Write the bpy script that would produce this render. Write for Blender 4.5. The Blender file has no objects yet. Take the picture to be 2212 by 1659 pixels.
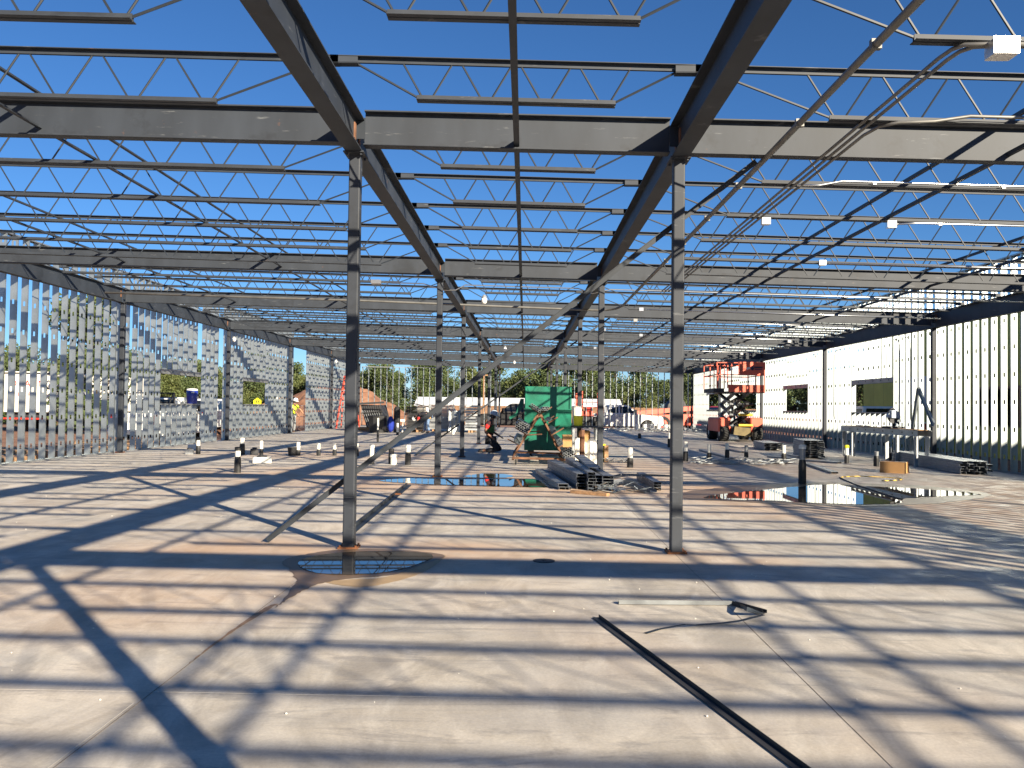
import bpy, math, random
from mathutils import Vector, Matrix
from mathutils.geometry import tessellate_polygon
random.seed(7)
R = math.radians
scene = bpy.context.scene
COL = scene.collection

# ------------------------------------------------------------------ camera
F, HC = 1860.0, 1.4                       # focal length in units of a 2212-wide picture, eye height
ROLL = 0.0125
dY = Vector((28, -48.5, -F)).normalized()
dZ = Vector((math.sin(ROLL), math.cos(ROLL), 0))
dZ.z = (28*dZ.x - 48.5*dZ.y)/F
dZ = (dZ - dZ.dot(dY)*dY).normalized()
dX = dY.cross(dZ)
MCW = Matrix((dX, dY, dZ))                # rows = world axes in camera space: camera -> world
cam_d = bpy.data.cameras.new('camera')
cam = bpy.data.objects.new('camera', cam_d)
COL.objects.link(cam)
cam.matrix_world = Matrix.Translation((0, 0, HC)) @ MCW.to_4x4()
cam_d.sensor_width = 36; cam_d.lens = 36*F/2212
cam_d.clip_start = 0.05; cam_d.clip_end = 3000
scene.camera = cam

def at(x, y, Y):
    """measured point (2212-wide survey of the site) at depth Y"""
    d = MCW @ Vector((x-1106, 829.5-y, -F))
    t = Y/d.y
    return Vector((d.x*t, Y, HC + d.z*t))

def gr(x, y, z=0.0):
    """surveyed point on the floor"""
    d = MCW @ Vector((x-1106, 829.5-y, -F))
    t = (z-HC)/d.z
    return Vector((d.x*t, d.y*t, z))

# ------------------------------------------------------------------ light
scene.view_settings.view_transform = 'Standard'
scene.view_settings.look = 'None'
scene.view_settings.exposure = 1.3
scene.view_settings.gamma = 1
SUN_EL = R(21.75)
SUN_AZ = math.atan2(0.602, -0.798)         # clockwise from +Y
sdir = Vector((math.sin(SUN_AZ)*math.cos(SUN_EL), math.cos(SUN_AZ)*math.cos(SUN_EL), math.sin(SUN_EL)))
ld = bpy.data.lights.new('sun', 'SUN'); ld.energy = 5.0; ld.angle = R(0.5); ld.color = (1, .88, .69)
lo = bpy.data.objects.new('sun', ld); COL.objects.link(lo)
lo.rotation_euler = (-sdir).to_track_quat('-Z', 'Y').to_euler(); lo.location = (30, -40, 30)
world = bpy.data.worlds.new('World'); scene.world = world; world.use_nodes = True
wn = world.node_tree
bg = wn.nodes['Background']; bg.inputs['Strength'].default_value = 0.052
sky = wn.nodes.new('ShaderNodeTexSky'); sky.sky_type = 'NISHITA'; sky.sun_disc = False
sky.sun_elevation = SUN_EL; sky.sun_rotation = SUN_AZ
sky.altitude = 300; sky.air_density = 0.9; sky.dust_density = 0.0; sky.ozone_density = 8.0
hs = wn.nodes.new('ShaderNodeHueSaturation'); hs.inputs['Saturation'].default_value = 1.04
wn.links.new(sky.outputs[0], hs.inputs['Color']); wn.links.new(hs.outputs[0], bg.inputs[0])

# ------------------------------------------------------------------ materials
def mat(name, col, rough=.6, metal=0., var=0., scale=6., bump=0., col2=None, spec=.5, detail=4, stretch=None):
    m = bpy.data.materials.new(name); m.use_nodes = True
    nt = m.node_tree; b = nt.nodes['Principled BSDF']
    b.inputs['Roughness'].default_value = rough; b.inputs['Metallic'].default_value = metal
    b.inputs['Specular IOR Level'].default_value = spec
    b.inputs['Base Color'].default_value = (*col, 1)
    if var or bump or col2:
        tc = nt.nodes.new('ShaderNodeTexCoord'); n = nt.nodes.new('ShaderNodeTexNoise')
        n.inputs['Scale'].default_value = scale; n.inputs['Detail'].default_value = detail
        n.inputs['Roughness'].default_value = .6
        src = tc.outputs['Object']
        if stretch:
            mp = nt.nodes.new('ShaderNodeMapping'); mp.inputs['Scale'].default_value = stretch
            nt.links.new(src, mp.inputs[0]); src = mp.outputs[0]
        nt.links.new(src, n.inputs['Vector'])
        if var or col2:
            r = nt.nodes.new('ShaderNodeValToRGB'); c2 = col2 or tuple(min(1, c*(1+var)) for c in col)
            c1 = col if col2 else tuple(c*(1-var) for c in col)
            r.color_ramp.elements[0].position = .35; r.color_ramp.elements[1].position = .68
            r.color_ramp.elements[0].color = (*c1, 1); r.color_ramp.elements[1].color = (*c2, 1)
            nt.links.new(n.outputs['Fac'], r.inputs[0]); nt.links.new(r.outputs[0], b.inputs['Base Color'])
        if bump:
            bp = nt.nodes.new('ShaderNodeBump'); bp.inputs['Strength'].default_value = bump
            bp.inputs['Distance'].default_value = .02
            nt.links.new(n.outputs['Fac'], bp.inputs['Height']); nt.links.new(bp.outputs[0], b.inputs['Normal'])
    return m

M = {}
M['col'] = mat('primer_column', (.026, .031, .041), .6, 0, .22, 1.6, 0, stretch=(1, 1, .3))
M['steel'] = mat('primer_steel', (.027, .033, .043), .6, 0, .25, 1.6, 0, stretch=(1, 1, .3))
M['steel2'] = mat('primer_rod', (.020, .026, .035), .5, 0, .15, 3)
def weathered(m, rust, scuff):
    """old shop primer: rust specks, pale scuffs and handling marks over the paint"""
    nt = m.node_tree; b = nt.nodes['Principled BSDF']; L = nt.links.new
    src = b.inputs['Base Color'].links[0].from_socket
    tc = nt.nodes.new('ShaderNodeTexCoord'); ge = nt.nodes.new('ShaderNodeNewGeometry')
    for sc, lo, hi, col, amt, st in ((5.5, .66, .74, (.16,.07,.035), rust, (1,1,1)), (9, .63, .70, (.16,.165,.17), scuff, (.35,.35,2.5)), (2.3, .56, .66, (.012,.014,.018), .55, (1,1,1))):
        n = nt.nodes.new('ShaderNodeTexNoise'); n.inputs['Scale'].default_value = sc; n.inputs['Detail'].default_value = 6; n.inputs['Roughness'].default_value = .65
        mp = nt.nodes.new('ShaderNodeMapping'); mp.inputs['Scale'].default_value = st; L(ge.outputs['Position'], mp.inputs[0]); L(mp.outputs[0], n.inputs['Vector'])
        r = nt.nodes.new('ShaderNodeMapRange'); r.inputs[1].default_value = lo; r.inputs[2].default_value = hi; r.inputs[4].default_value = amt; L(n.outputs['Fac'], r.inputs[0])
        x = nt.nodes.new('ShaderNodeMix'); x.data_type = 'RGBA'; L(r.outputs[0], x.inputs[0]); L(src, x.inputs[6]); x.inputs[7].default_value = (*col, 1); src = x.outputs[2]
    L(src, b.inputs['Base Color'])
weathered(M['steel'], .55, .5); weathered(M['col'], .35, .55)
M['rust'] = mat('rust', (.22, .085, .035), .9, 0, .5, 9, .2)
M['rustbar'] = mat('rusty_angle', (.16, .075, .04), .85, 0, .5, 5, .2)
M['galv'] = mat('galvanised', (.44, .485, .50), .42, .84, .16, 2.2)
M['trackgrey'] = mat('track_grey', (.19, .20, .205), .55, .3, .25, 4)
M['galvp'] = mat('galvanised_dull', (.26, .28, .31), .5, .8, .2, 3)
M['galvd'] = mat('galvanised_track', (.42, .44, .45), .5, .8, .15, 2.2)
M['emt'] = mat('conduit', (.60, .62, .63), .30, .95, .05, 5)
M['emtd'] = mat('conduit_dull', (.20, .195, .18), .55, .5, .2, 3)
M['box'] = mat('junction_box', (.78, .78, .76), .30, .9)
M['black'] = mat('black_plastic', (.015, .015, .016), .55)
M['pvc'] = mat('white_pvc', (.78, .76, .68), .4, 0, .06, 9)
M['rubber'] = mat('rubber', (.022, .022, .022), .85, 0, .3, 8)
M['orange'] = mat('orange_paint', (.70, .13, .075), .5, 0, .12, 2)
M['red'] = mat('red_paint', (.55, .035, .025), .4, 0, .12, 2)
M['fibre'] = mat('fibreglass', (.72, .10, .06), .5)
M['yellow'] = mat('yellow_paint', (.72, .48, .05), .5, 0, .2, 3)
M['olive'] = mat('dirty_yellow', (.16, .12, .05), .7, 0, .3, 3)
M['brightyel'] = mat('bright_yellow', (.8, .72, .02), .45)
M['white'] = mat('white_paint', (.78, .78, .76), .3, 0, .03, 2)
M['cream'] = mat('cream_sheet', (.80, .77, .68), .6, 0, .05, 1.5)
M['green'] = mat('green_paint', (.006, .14, .085), .45, 0, .35, 2.2, 0)
M['blue'] = mat('blue_plastic', (.02, .04, .30), .35)
M['glass'] = mat('dark_glass', (.012, .014, .016), .06)
M['chrome'] = mat('bright_metal', (.7, .7, .7), .2, 1)
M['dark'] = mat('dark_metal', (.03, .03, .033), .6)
M['grey'] = mat('grey_plastic', (.22, .23, .24), .5)
M['card'] = mat('cardboard', (.42, .23, .09), .85, 0, .1, 3)
M['wood'] = mat('lumber', (.38, .22, .11), .8, 0, .3, 3, .1, stretch=(1, 8, 8))
M['fence'] = mat('cedar_fence', (.22, .12, .065), .85, 0, .3, 2, .1, stretch=(6, 6, .4))
M['sheath'] = mat('yellow_sheathing', (.60, .54, .13), .85, 0, .10, .8)
M['skin'] = mat('skin', (.42, .21, .13), .55)
M['skind'] = mat('skin_tan', (.26, .12, .07), .55)
M['jeans'] = mat('denim', (.14, .22, .36), .85, 0, .25, 14)
M['darkcloth'] = mat('dark_cloth', (.014, .015, .022), .9, 0, .3, 10)
M['redshirt'] = mat('red_shirt', (.62, .02, .02), .8)
M['maroon'] = mat('dark_shirt', (.05, .012, .014), .85)
M['vest'] = mat('safety_vest', (.62, .80, .04), .7)
M['vestgreen'] = mat('green_vest', (.03, .12, .03), .75)
M['leather'] = mat('tan_leather', (.42, .26, .10), .8, 0, .2, 20)
M['hat'] = mat('hard_hat_white', (.85, .85, .84), .3)
M['hatgrey'] = mat('hard_hat_grey', (.42, .48, .55), .3)
M['dirt'] = mat('red_dirt', (.17, .075, .042), .95, 0, 0, 1.2, .6, col2=(.27, .14, .085), detail=8)
M['bark'] = mat('bark', (.10, .075, .055), .95, 0, .3, 6)
M['leaf'] = mat('foliage', (.028, .050, .013), .7, 0, 0, .9, 0, col2=(.085, .11, .028))
M['leaf2'] = mat('foliage_light', (.045, .066, .016), .7, 0, 0, .9, 0, col2=(.12, .135, .035))

# ------------------------------------------------------------------ object helpers
def wloc(o):
    v = Vector((0, 0, 0))
    while o is not None:
        v += o.location; o = o.parent
    return v

class MB:
    """collects faces and links them as one mesh object"""
    def __init__(s): s.v = []; s.f = []
    def add(s, vs, fs):
        o = len(s.v); s.v += [tuple(p) for p in vs]; s.f += [tuple(i+o for i in f) for f in fs]; return s
    def box(s, x0, x1, y0, y1, z0, z1):
        return s.add([(x0,y0,z0),(x1,y0,z0),(x1,y1,z0),(x0,y1,z0),(x0,y0,z1),(x1,y0,z1),(x1,y1,z1),(x0,y1,z1)],
                     [(0,3,2,1),(4,5,6,7),(0,1,5,4),(1,2,6,5),(2,3,7,6),(3,0,4,7)])
    def rbox(s, x0, x1, y0, y1, z0, z1, b=.02):
        """box with chamfered vertical and top edges"""
        pts = [(x0+b,y0),(x1-b,y0),(x1,y0+b),(x1,y1-b),(x1-b,y1),(x0+b,y1),(x0,y1-b),(x0,y0+b)]
        cx, cy = (x0+x1)/2, (y0+y1)/2
        ins = [(cx+(px-cx)*(1-2*b/(x1-x0)), cy+(py-cy)*(1-2*b/(y1-y0))) for px, py in pts]
        vs = [(p[0],p[1],z0) for p in pts]+[(p[0],p[1],z1-b) for p in pts]+[(p[0],p[1],z1) for p in ins]
        fs = [tuple(range(7,-1,-1)), tuple(range(16,24))]
        for r in (0, 8):
            fs += [(r+i, r+(i+1)%8, r+8+(i+1)%8, r+8+i) for i in range(8)]
        return s.add(vs, fs)
    def frame(s, p, q, up=None):
        p, q = Vector(p), Vector(q); d = (q-p).normalized()
        u = Vector(up or (0,0,1))
        if abs(d.dot(u)) > .999: u = Vector((0,1,0))
        a = d.cross(u).normalized(); return p, q, a, a.cross(d).normalized()
    def prof(s, p, q, poly, up=None, caps=True):
        """sweep a 2-D outline (sideways, up) from p to q"""
        p, q, a, u = s.frame(p, q, up); n = len(poly)
        vs = [p+a*x+u*y for x, y in poly]+[q+a*x+u*y for x, y in poly]
        fs = [(i, (i+1)%n, n+(i+1)%n, n+i) for i in range(n)]
        if caps: fs += [tuple(range(n-1,-1,-1)), tuple(range(n, 2*n))]
        return s.add(vs, fs)
    def bar(s, p, q, w, h=None, up=None):
        h = w if h is None else h
        return s.prof(p, q, [(-w/2,-h/2),(w/2,-h/2),(w/2,h/2),(-w/2,h/2)], up)
    def cyl(s, p, q, r, n=8, r2=None, caps=True):
        p, q, a, u = s.frame(p, q); r2 = r if r2 is None else r2
        c = [(math.cos(2*math.pi*i/n), math.sin(2*math.pi*i/n)) for i in range(n)]
        vs = [p+a*x*r+u*y*r for x, y in c]+[q+a*x*r2+u*y*r2 for x, y in c]
        fs = [(i, (i+1)%n, n+(i+1)%n, n+i) for i in range(n)]
        if caps: fs += [tuple(range(n-1,-1,-1)), tuple(range(n, 2*n))]
        return s.add(vs, fs)
    def ring(s, p, q, r, t, n=12):
        """open pipe with a wall you can look into"""
        p, q, a, u = s.frame(p, q)
        c = [(math.cos(2*math.pi*i/n), math.sin(2*math.pi*i/n)) for i in range(n)]
        vs = []
        for o, rr in ((p, r), (q, r), (p, r-t), (q, r-t)): vs += [o+a*x*rr+u*y*rr for x, y in c]
        fs = []
        for i in range(n):
            j = (i+1)%n
            fs += [(i,j,n+j,n+i), (2*n+j,2*n+i,3*n+i,3*n+j), (j,i,2*n+i,2*n+j), (n+i,n+j,3*n+j,3*n+i)]
        return s.add(vs, fs)
    def tube(s, pts, r, n=6, r_end=None):
        pts = [Vector(p) for p in pts]; N = len(pts); vs = []; fs = []
        ref = Vector((0,0,1))
        for i, p in enumerate(pts):
            d = (pts[min(i+1,N-1)]-pts[max(i-1,0)]).normalized()
            u = ref if abs(d.dot(ref)) < .95 else Vector((0,1,0))
            a = d.cross(u).normalized(); b = a.cross(d)
            rr = r if r_end is None else r+(r_end-r)*i/(N-1)
            vs += [p+a*math.cos(2*math.pi*k/n)*rr+b*math.sin(2*math.pi*k/n)*rr for k in range(n)]
        for i in range(N-1):
            fs += [(i*n+k, i*n+(k+1)%n, (i+1)*n+(k+1)%n, (i+1)*n+k) for k in range(n)]
        fs += [tuple(range(n-1,-1,-1)), tuple(range((N-1)*n, N*n))]
        return s.add(vs, fs)
    def lathe(s, prof, n=16, c=(0,0,0), caps=True):
        """profile of (radius, z) around a vertical axis at c"""
        vs = []; fs = []
        for r, z in prof:
            vs += [(c[0]+r*math.cos(2*math.pi*k/n), c[1]+r*math.sin(2*math.pi*k/n), c[2]+z) for k in range(n)]
        for i in range(len(prof)-1):
            fs += [(i*n+k, i*n+(k+1)%n, (i+1)*n+(k+1)%n, (i+1)*n+k) for k in range(n)]
        if caps: fs += [tuple(range(n-1,-1,-1)), tuple(range((len(prof)-1)*n, len(prof)*n))]
        return s.add(vs, fs)
    def extr(s, poly, axis, a0, a1):
        """extrude a closed outline along x, y or z; outline is in the two other axes in order"""
        n = len(poly)
        def P(p, a): return {'x': (a,p[0],p[1]), 'y': (p[0],a,p[1]), 'z': (p[0],p[1],a)}[axis]
        vs = [P(p,a0) for p in poly]+[P(p,a1) for p in poly]
        fs = [(i,(i+1)%n,n+(i+1)%n,n+i) for i in range(n)]+[tuple(range(n-1,-1,-1)), tuple(range(n,2*n))]
        return s.add(vs, fs)
    def ball(s, c, r, n=10, m=7, sc=(1,1,1)):
        vs = []; fs = []
        for i in range(m+1):
            t = math.pi*i/m
            vs += [(c[0]+r*sc[0]*math.sin(t)*math.cos(2*math.pi*k/n), c[1]+r*sc[1]*math.sin(t)*math.sin(2*math.pi*k/n), c[2]+r*sc[2]*math.cos(t)) for k in range(n)]
        for i in range(m): fs += [(i*n+k, (i+1)*n+k, (i+1)*n+(k+1)%n, i*n+(k+1)%n) for k in range(n)]
        return s.add(vs, fs)
    def mesh(s, name, m, off=(0,0,0), smooth=False):
        me = bpy.data.meshes.new(name)
        me.from_pydata([(x-off[0], y-off[1], z-off[2]) for x, y, z in s.v], [], s.f)
        me.materials.append(m)
        if smooth:
            me.polygons.foreach_set('use_smooth', [True]*len(me.polygons))
        me.validate(); me.update()
        return me
    def build(s, name, m, parent=None, world=True, smooth=False, loc=None):
        """link as ONE object; coordinates are world ones unless world=False (then local to the parent)"""
        off = Vector((0,0,0))
        if world and parent is not None: off = wloc(parent)
        if loc is not None: off = Vector(loc)
        o = bpy.data.objects.new(name, s.mesh(name, m, off, smooth)); COL.objects.link(o)
        o.parent = parent
        if loc is not None: o.location = loc
        return o

def tag(o, label=None, cat=None, group=None, kind=None):
    if label: o['label'] = label
    if cat: o['category'] = cat; kind = kind or 'thing'
    if group: o['group'] = group
    if kind: o['kind'] = kind
    return o
def thing(name, label, cat, loc=(0,0,0), rz=0, group=None):
    o = bpy.data.objects.new(name, None); COL.objects.link(o)
    o.location = loc; o.rotation_euler.z = rz; o.empty_display_size = .2
    return tag(o, label, cat, group, 'thing')
def link(name, me, parent, loc=(0,0,0)):
    o = bpy.data.objects.new(name, me); COL.objects.link(o); o.parent = parent; o.location = loc; return o
def dup(root, loc, rz=None, label=None, group=None, scale=None):
    r = root.copy(); COL.objects.link(r); r.location = loc
    if rz is not None: r.rotation_euler.z = rz
    if scale: r.scale = scale
    if label: r['label'] = label
    if group: r['group'] = group
    for ch in list(root.children):
        c = ch.copy(); COL.objects.link(c); c.parent = r
        for g in ch.children:
            d = g.copy(); COL.objects.link(d); d.parent = c
    return r
ORD = ['first','second','third','fourth','fifth','sixth','seventh','eighth','ninth','tenth','eleventh','twelfth']
# ------------------------------------------------------------------ the building grid
LY = [-9.6, -.45, 8.42, 16.9, 23.45, 31.9, 40.4, 49.1, 57.2]      # frame lines; the first two are behind the viewer
XL, XR, GL, GR_ = -11.1, 11.07, -1.70, 1.48
def roof(x): return 4.262 - .0175*x + (.022 if x < -1.7 else 0)      # top of the cross beams
def jtop(x): return 4.383 - .0208*x                                    # top of the joists

# ground outside, floor slab
g = MB(); N = 60
def gz(x, y):
    inside = -13 < x < 13 and -14 < y < 59.5
    return -.36 if inside or abs(x) > 200 or y > 160 else -.36 + .05*math.sin(x*.7+y*.31)*math.sin(y*.5)
xs = [-900,-300,-120]+[-80+4*i for i in range(41)]+[120,300,900]; ys = [-300,-100]+[-40+4*i for i in range(46)]+[220,500,1500]
g.v = [(x,y,gz(x,y)) for y in ys for x in xs]
g.f = [(j*len(xs)+i, j*len(xs)+i+1, (j+1)*len(xs)+i+1, (j+1)*len(xs)+i) for j in range(len(ys)-1) for i in range(len(xs)-1)]
tag(g.build('ground', M['dirt']), kind='structure')

def concrete():
    m = bpy.data.materials.new('concrete_floor'); m.use_nodes = True
    nt = m.node_tree; b = nt.nodes['Principled BSDF']; L = nt.links.new
    tc = nt.nodes.new('ShaderNodeTexCoord'); P = tc.outputs['Object']
    def noise(scale, det=5, rough=.6, stretch=None, dist=0.):
        n = nt.nodes.new('ShaderNodeTexNoise'); n.inputs['Scale'].default_value = scale
        n.inputs['Detail'].default_value = det; n.inputs['Roughness'].default_value = rough
        n.inputs['Distortion'].default_value = dist
        src = P
        if stretch:
            mp = nt.nodes.new('ShaderNodeMapping'); mp.inputs['Scale'].default_value = stretch
            mp.inputs['Rotation'].default_value = (0,0,.5)
            L(P, mp.inputs[0]); src = mp.outputs[0]
        L(src, n.inputs['Vector']); return n.outputs['Fac']
    def ramp(fac, a, c, p0, p1):
        r = nt.nodes.new('ShaderNodeValToRGB'); e = r.color_ramp.elements
        e[0].position, e[1].position = p0, p1; e[0].color = (*a,1); e[1].color = (*c,1); L(fac, r.inputs[0]); return r.outputs[0]
    def mix(fac, a, c, mode='MIX'):
        x = nt.nodes.new('ShaderNodeMix'); x.data_type = 'RGBA'; x.blend_type = mode
        for s, v in ((0, fac), (6, a), (7, c)):
            if isinstance(v, (int, float)): x.inputs[s].default_value = v
            elif isinstance(v, tuple): x.inputs[s].default_value = (*v, 1)
            else: L(v, x.inputs[s])
        return x.outputs[2]
    def math_(op, a, c):
        x = nt.nodes.new('ShaderNodeMath'); x.operation = op
        for s, v in ((0, a), (1, c)):
            if isinstance(v, (int, float)): x.inputs[s].default_value = v
            else: L(v, x.inputs[s])
        return x.outputs[0]
    base = ramp(noise(.55, 4), (.50,.455,.39), (.66,.61,.53), .3, .7)
    swirl = ramp(noise(2.2, 6, .65, (1,.45,1), 1.2), (.70,.68,.66), (1.06,1.05,1.04), .36, .60)
    col = mix(1, base, swirl, 'MULTIPLY')
    grey = ramp(noise(.9, 5, .6, (.5,1,1), .8), (0,0,0), (1,1,1), .50, .64)
    col = mix(math_('MULTIPLY', grey, .5), col, (.36,.34,.32))
    brush = ramp(noise(1.5, 6, .68, (.55,2.2,1), 2.2), (0,0,0), (1,1,1), .54, .64)
    col = mix(math_('MULTIPLY', brush, .6), col, (.27,.25,.235))
    light = ramp(noise(1.1, 5, .6, (2.0,.6,1), 1.5), (0,0,0), (1,1,1), .58, .72)
    col = mix(math_('MULTIPLY', light, .35), col, (.74,.70,.62))
    cloud = ramp(noise(.42, 6, .7, (1,1.6,1), .9), (0,0,0), (1,1,1), .46, .62)
    col = mix(math_('MULTIPLY', cloud, .30), col, (.33,.325,.32))
    tyre = nt.nodes.new('ShaderNodeTexWave'); tyre.inputs['Scale'].default_value = .16; tyre.inputs['Distortion'].default_value = 5.0; tyre.inputs['Detail'].default_value = 3
    L(P, tyre.inputs['Vector'])
    tm = math_('MULTIPLY', ramp(tyre.outputs['Fac'], (0,0,0), (1,1,1), .93, .985), ramp(noise(1.8, 5, .7), (0,0,0), (1,1,1), .42, .62))
    col = mix(math_('MULTIPLY', tm, .35), col, (.22,.20,.185))
    fine = ramp(noise(60, 3, .7), (.88,.88,.88), (1.08,1.08,1.08), .3, .7)
    col = mix(1, col, fine, 'MULTIPLY')
    # silt left by standing water: orange blooms that dry out round the puddles
    blob = None
    sep = nt.nodes.new('ShaderNodeSeparateXYZ'); L(P, sep.inputs[0])
    for bx, by, rx, ry, s in ((-1.75,8.1,2.6,1.2,.9), (.1,15.6,5.5,2.6,1.0), (6.6,13.2,5.5,3.4,1.0), (1.5,8.0,1.3,.7,.8), (-3,17,6,3,.7), (-2.6,6.3,1.6,1.6,.5), (-4.5,24,5,3,.6), (5,21,5,4,.5), (9.5,15,3,5,.5)):
        dx = math_('DIVIDE', math_('SUBTRACT', sep.outputs[0], bx), rx); dy = math_('DIVIDE', math_('SUBTRACT', sep.outputs[1], by), ry)
        q = math_('SUBTRACT', 1.0, math_('ADD', math_('MULTIPLY', dx, dx), math_('MULTIPLY', dy, dy)))
        q = math_('MULTIPLY', math_('MAXIMUM', q, 0.0), s)
        blob = q if blob is None else math_('MAXIMUM', blob, q)
    ns = ramp(noise(.8, 5, .6, None, .5), (.25,.25,.25), (1,1,1), .3, .7)
    blob = math_('MULTIPLY', math_('MINIMUM', math_('MULTIPLY', blob, 1.5), 1.0), ns)
    col = mix(math_('MULTIPLY', blob, .72), col, (.60,.36,.20))
    gen = ramp(noise(.28, 3), (0,0,0), (1,1,1), .5, .72)
    col = mix(math_('MULTIPLY', gen, .35), col, (.60,.42,.28))
    L(col, b.inputs['Base Color'])
    rr = ramp(noise(3, 4), (.42,.42,.42), (.75,.75,.75), .3, .7); L(rr, b.inputs['Roughness'])
    b.inputs['Specular IOR Level'].default_value = .35
    bp = nt.nodes.new('ShaderNodeBump'); bp.inputs['Strength'].default_value = .12; bp.inputs['Distance'].default_value = .01
    L(noise(25, 5), bp.inputs['Height']); L(bp.outputs[0], b.inputs['Normal'])
    return m
M['concrete'] = concrete()
s = MB()
s.box(-11.4, 11.4, -11, 57.7, -.5, 0)
tag(s.build('floor_slab', M['concrete']), kind='structure')
# sawn joints: thin dark strips, the near cross joint filled white
M['joint'] = mat('joint', (.27,.22,.175), .9, 0, .3, 4)
M['chalk'] = mat('chalk_line', (.62,.58,.52), .9)
j = MB()
for x in (-1.78, 1.46): j.box(x-.002, x+.002, -8, 56, .0008, .0016)
tag(j.build('control_joint', M['joint']), kind='structure')
j = MB(); j.box(-8, .6, 4.1665, 4.1695, .0008, .0016); j.box(-1.80,-1.796,2.6,4.0,.0022,.003)
tag(j.build('chalk_line', M['chalk']), kind='structure')

# puddles: sheets of still water 4 mm above the slab, wet rims below them
def blobsheet(name, pts, z, m, kind='structure', jit=0., seed=1):
    rnd = random.Random(seed); P = []
    n = len(pts)
    for i in range(n):
        p0, p1, p2, p3 = (Vector(pts[(i+k-1)%n]) for k in range(4))
        for t in [k/8 for k in range(8)]:
            v = .5*((2*p1)+(-p0+p2)*t+(2*p0-5*p1+4*p2-p3)*t*t+(-p0+3*p1-3*p2+p3)*t**3)
            P.append(v+Vector((rnd.uniform(-jit,jit), rnd.uniform(-jit,jit))))
    b = MB(); b.v = [(p.x,p.y,z) for p in P]
    for f in tessellate_polygon([[Vector((p.x,p.y,0)) for p in P]]):
        a, c, e = (P[i] for i in f)
        b.f.append(tuple(f) if (c-a).cross(e-a) > 0 else tuple(f)[::-1])
    o = b.build(name, m); tag(o, kind=kind); return o
M['water'] = mat('puddle_water', (.055,.042,.032), .015, 0, 0, 1, 0, spec=.5)
M['wet'] = mat('wet_concrete', (.17,.115,.075), .42, 0, .15, 3, spec=.3)
M['damp'] = mat('damp_streak', (.30,.19,.115), .6, 0, .3, 9)
M['silt'] = mat('damp_silt', (.40,.28,.16), .6, 0, .12, 4)
def gp(l): return [tuple(gr(x,y).xy) for x, y in l]
blobsheet('wet_rim', gp([(612,1213),(650,1200),(735,1188),(850,1188),(960,1200),(905,1222),(850,1242),(760,1250),(690,1262),(645,1283),(606,1306),(597,1312),(630,1272),(640,1258),(632,1240)]), .004, M['wet'], jit=.012)
blobsheet('silt_edge', gp([(700,1257),(760,1252),(850,1243),(960,1200),(930,1228),(870,1252),(780,1268)]), .0025, M['silt'], jit=.006)
blobsheet('wet_streak', gp([(600,1305),(585,1314),(500,1367),(420,1425),(418,1425),(497,1364),(575,1312)]), .0025, M['damp'], jit=.005, seed=4)
blobsheet('puddle', gp([(645,1215),(700,1199),(800,1192),(905,1195),(935,1203),(900,1221),(830,1238),(740,1243),(670,1236)]), .008, M['water'], jit=.006, seed=2)
blobsheet('puddle', gp([(822,1039),(880,1034),(960,1036),(1060,1036),(1140,1036),(1190,1042),(1230,1052),(1150,1053),(1040,1050),(940,1047),(860,1043)]), .008, M['water'], jit=.03, seed=3)
blobsheet('puddle', gp([(1003,1029),(1040,1024),(1090,1025),(1110,1030),(1070,1033),(1020,1032)]), .008, M['water'], jit=.03, seed=5)
blobsheet('wet_rim', gp([(1440,1072),(1500,1060),(1600,1050),(1700,1044),(1800,1042),(1900,1046),(2000,1050),(2110,1062),(2140,1072),(2060,1084),(1960,1092),(1850,1094),(1750,1092),(1650,1087),(1560,1082),(1480,1078)]), .004, M['wet'], jit=.04, seed=6)
blobsheet('puddle', gp([(1520,1075),(1580,1066),(1640,1060),(1720,1052),(1800,1047),(1870,1051),(1960,1055),(2060,1062),(2120,1069),(2050,1072),(1950,1078),(1940,1088),(1850,1090),(1750,1087),(1660,1082),(1580,1080)]), .008, M['water'], jit=.04, seed=7)
# ------------------------------------------------------------------ structural steel
def ishape(w, d, tw=.009, tf=.013):
    """I-beam outline, top at 0"""
    a, t = w/2, tw/2
    return [(-a,-d),(a,-d),(a,-d+tf),(t,-d+tf),(t,-tf),(a,-tf),(a,0),(-a,0),(-a,-tf),(-t,-tf),(-t,-d+tf),(-a,-d+tf)]
def hss(w, r=.014, n=3):
    a = w/2; p = []
    for cx, cy, a0 in ((a-r,a-r,0),(-a+r,a-r,90),(-a+r,-a+r,180),(a-r,-a+r,270)):
        p += [(cx+r*math.cos(R(a0+90*k/n)), cy+r*math.sin(R(a0+90*k/n))) for k in range(n+1)]
    return p
FR = ['farthest behind','behind the viewer','one','two','three','four','five','six','at the far wall']
FW = {2:'nearest',3:'second-nearest',4:'third-nearest',5:'fourth-nearest',6:'fifth-nearest',7:'sixth-nearest',8:'farthest'}
def fline(i): return FW.get(i, 'hidden rear')

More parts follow.
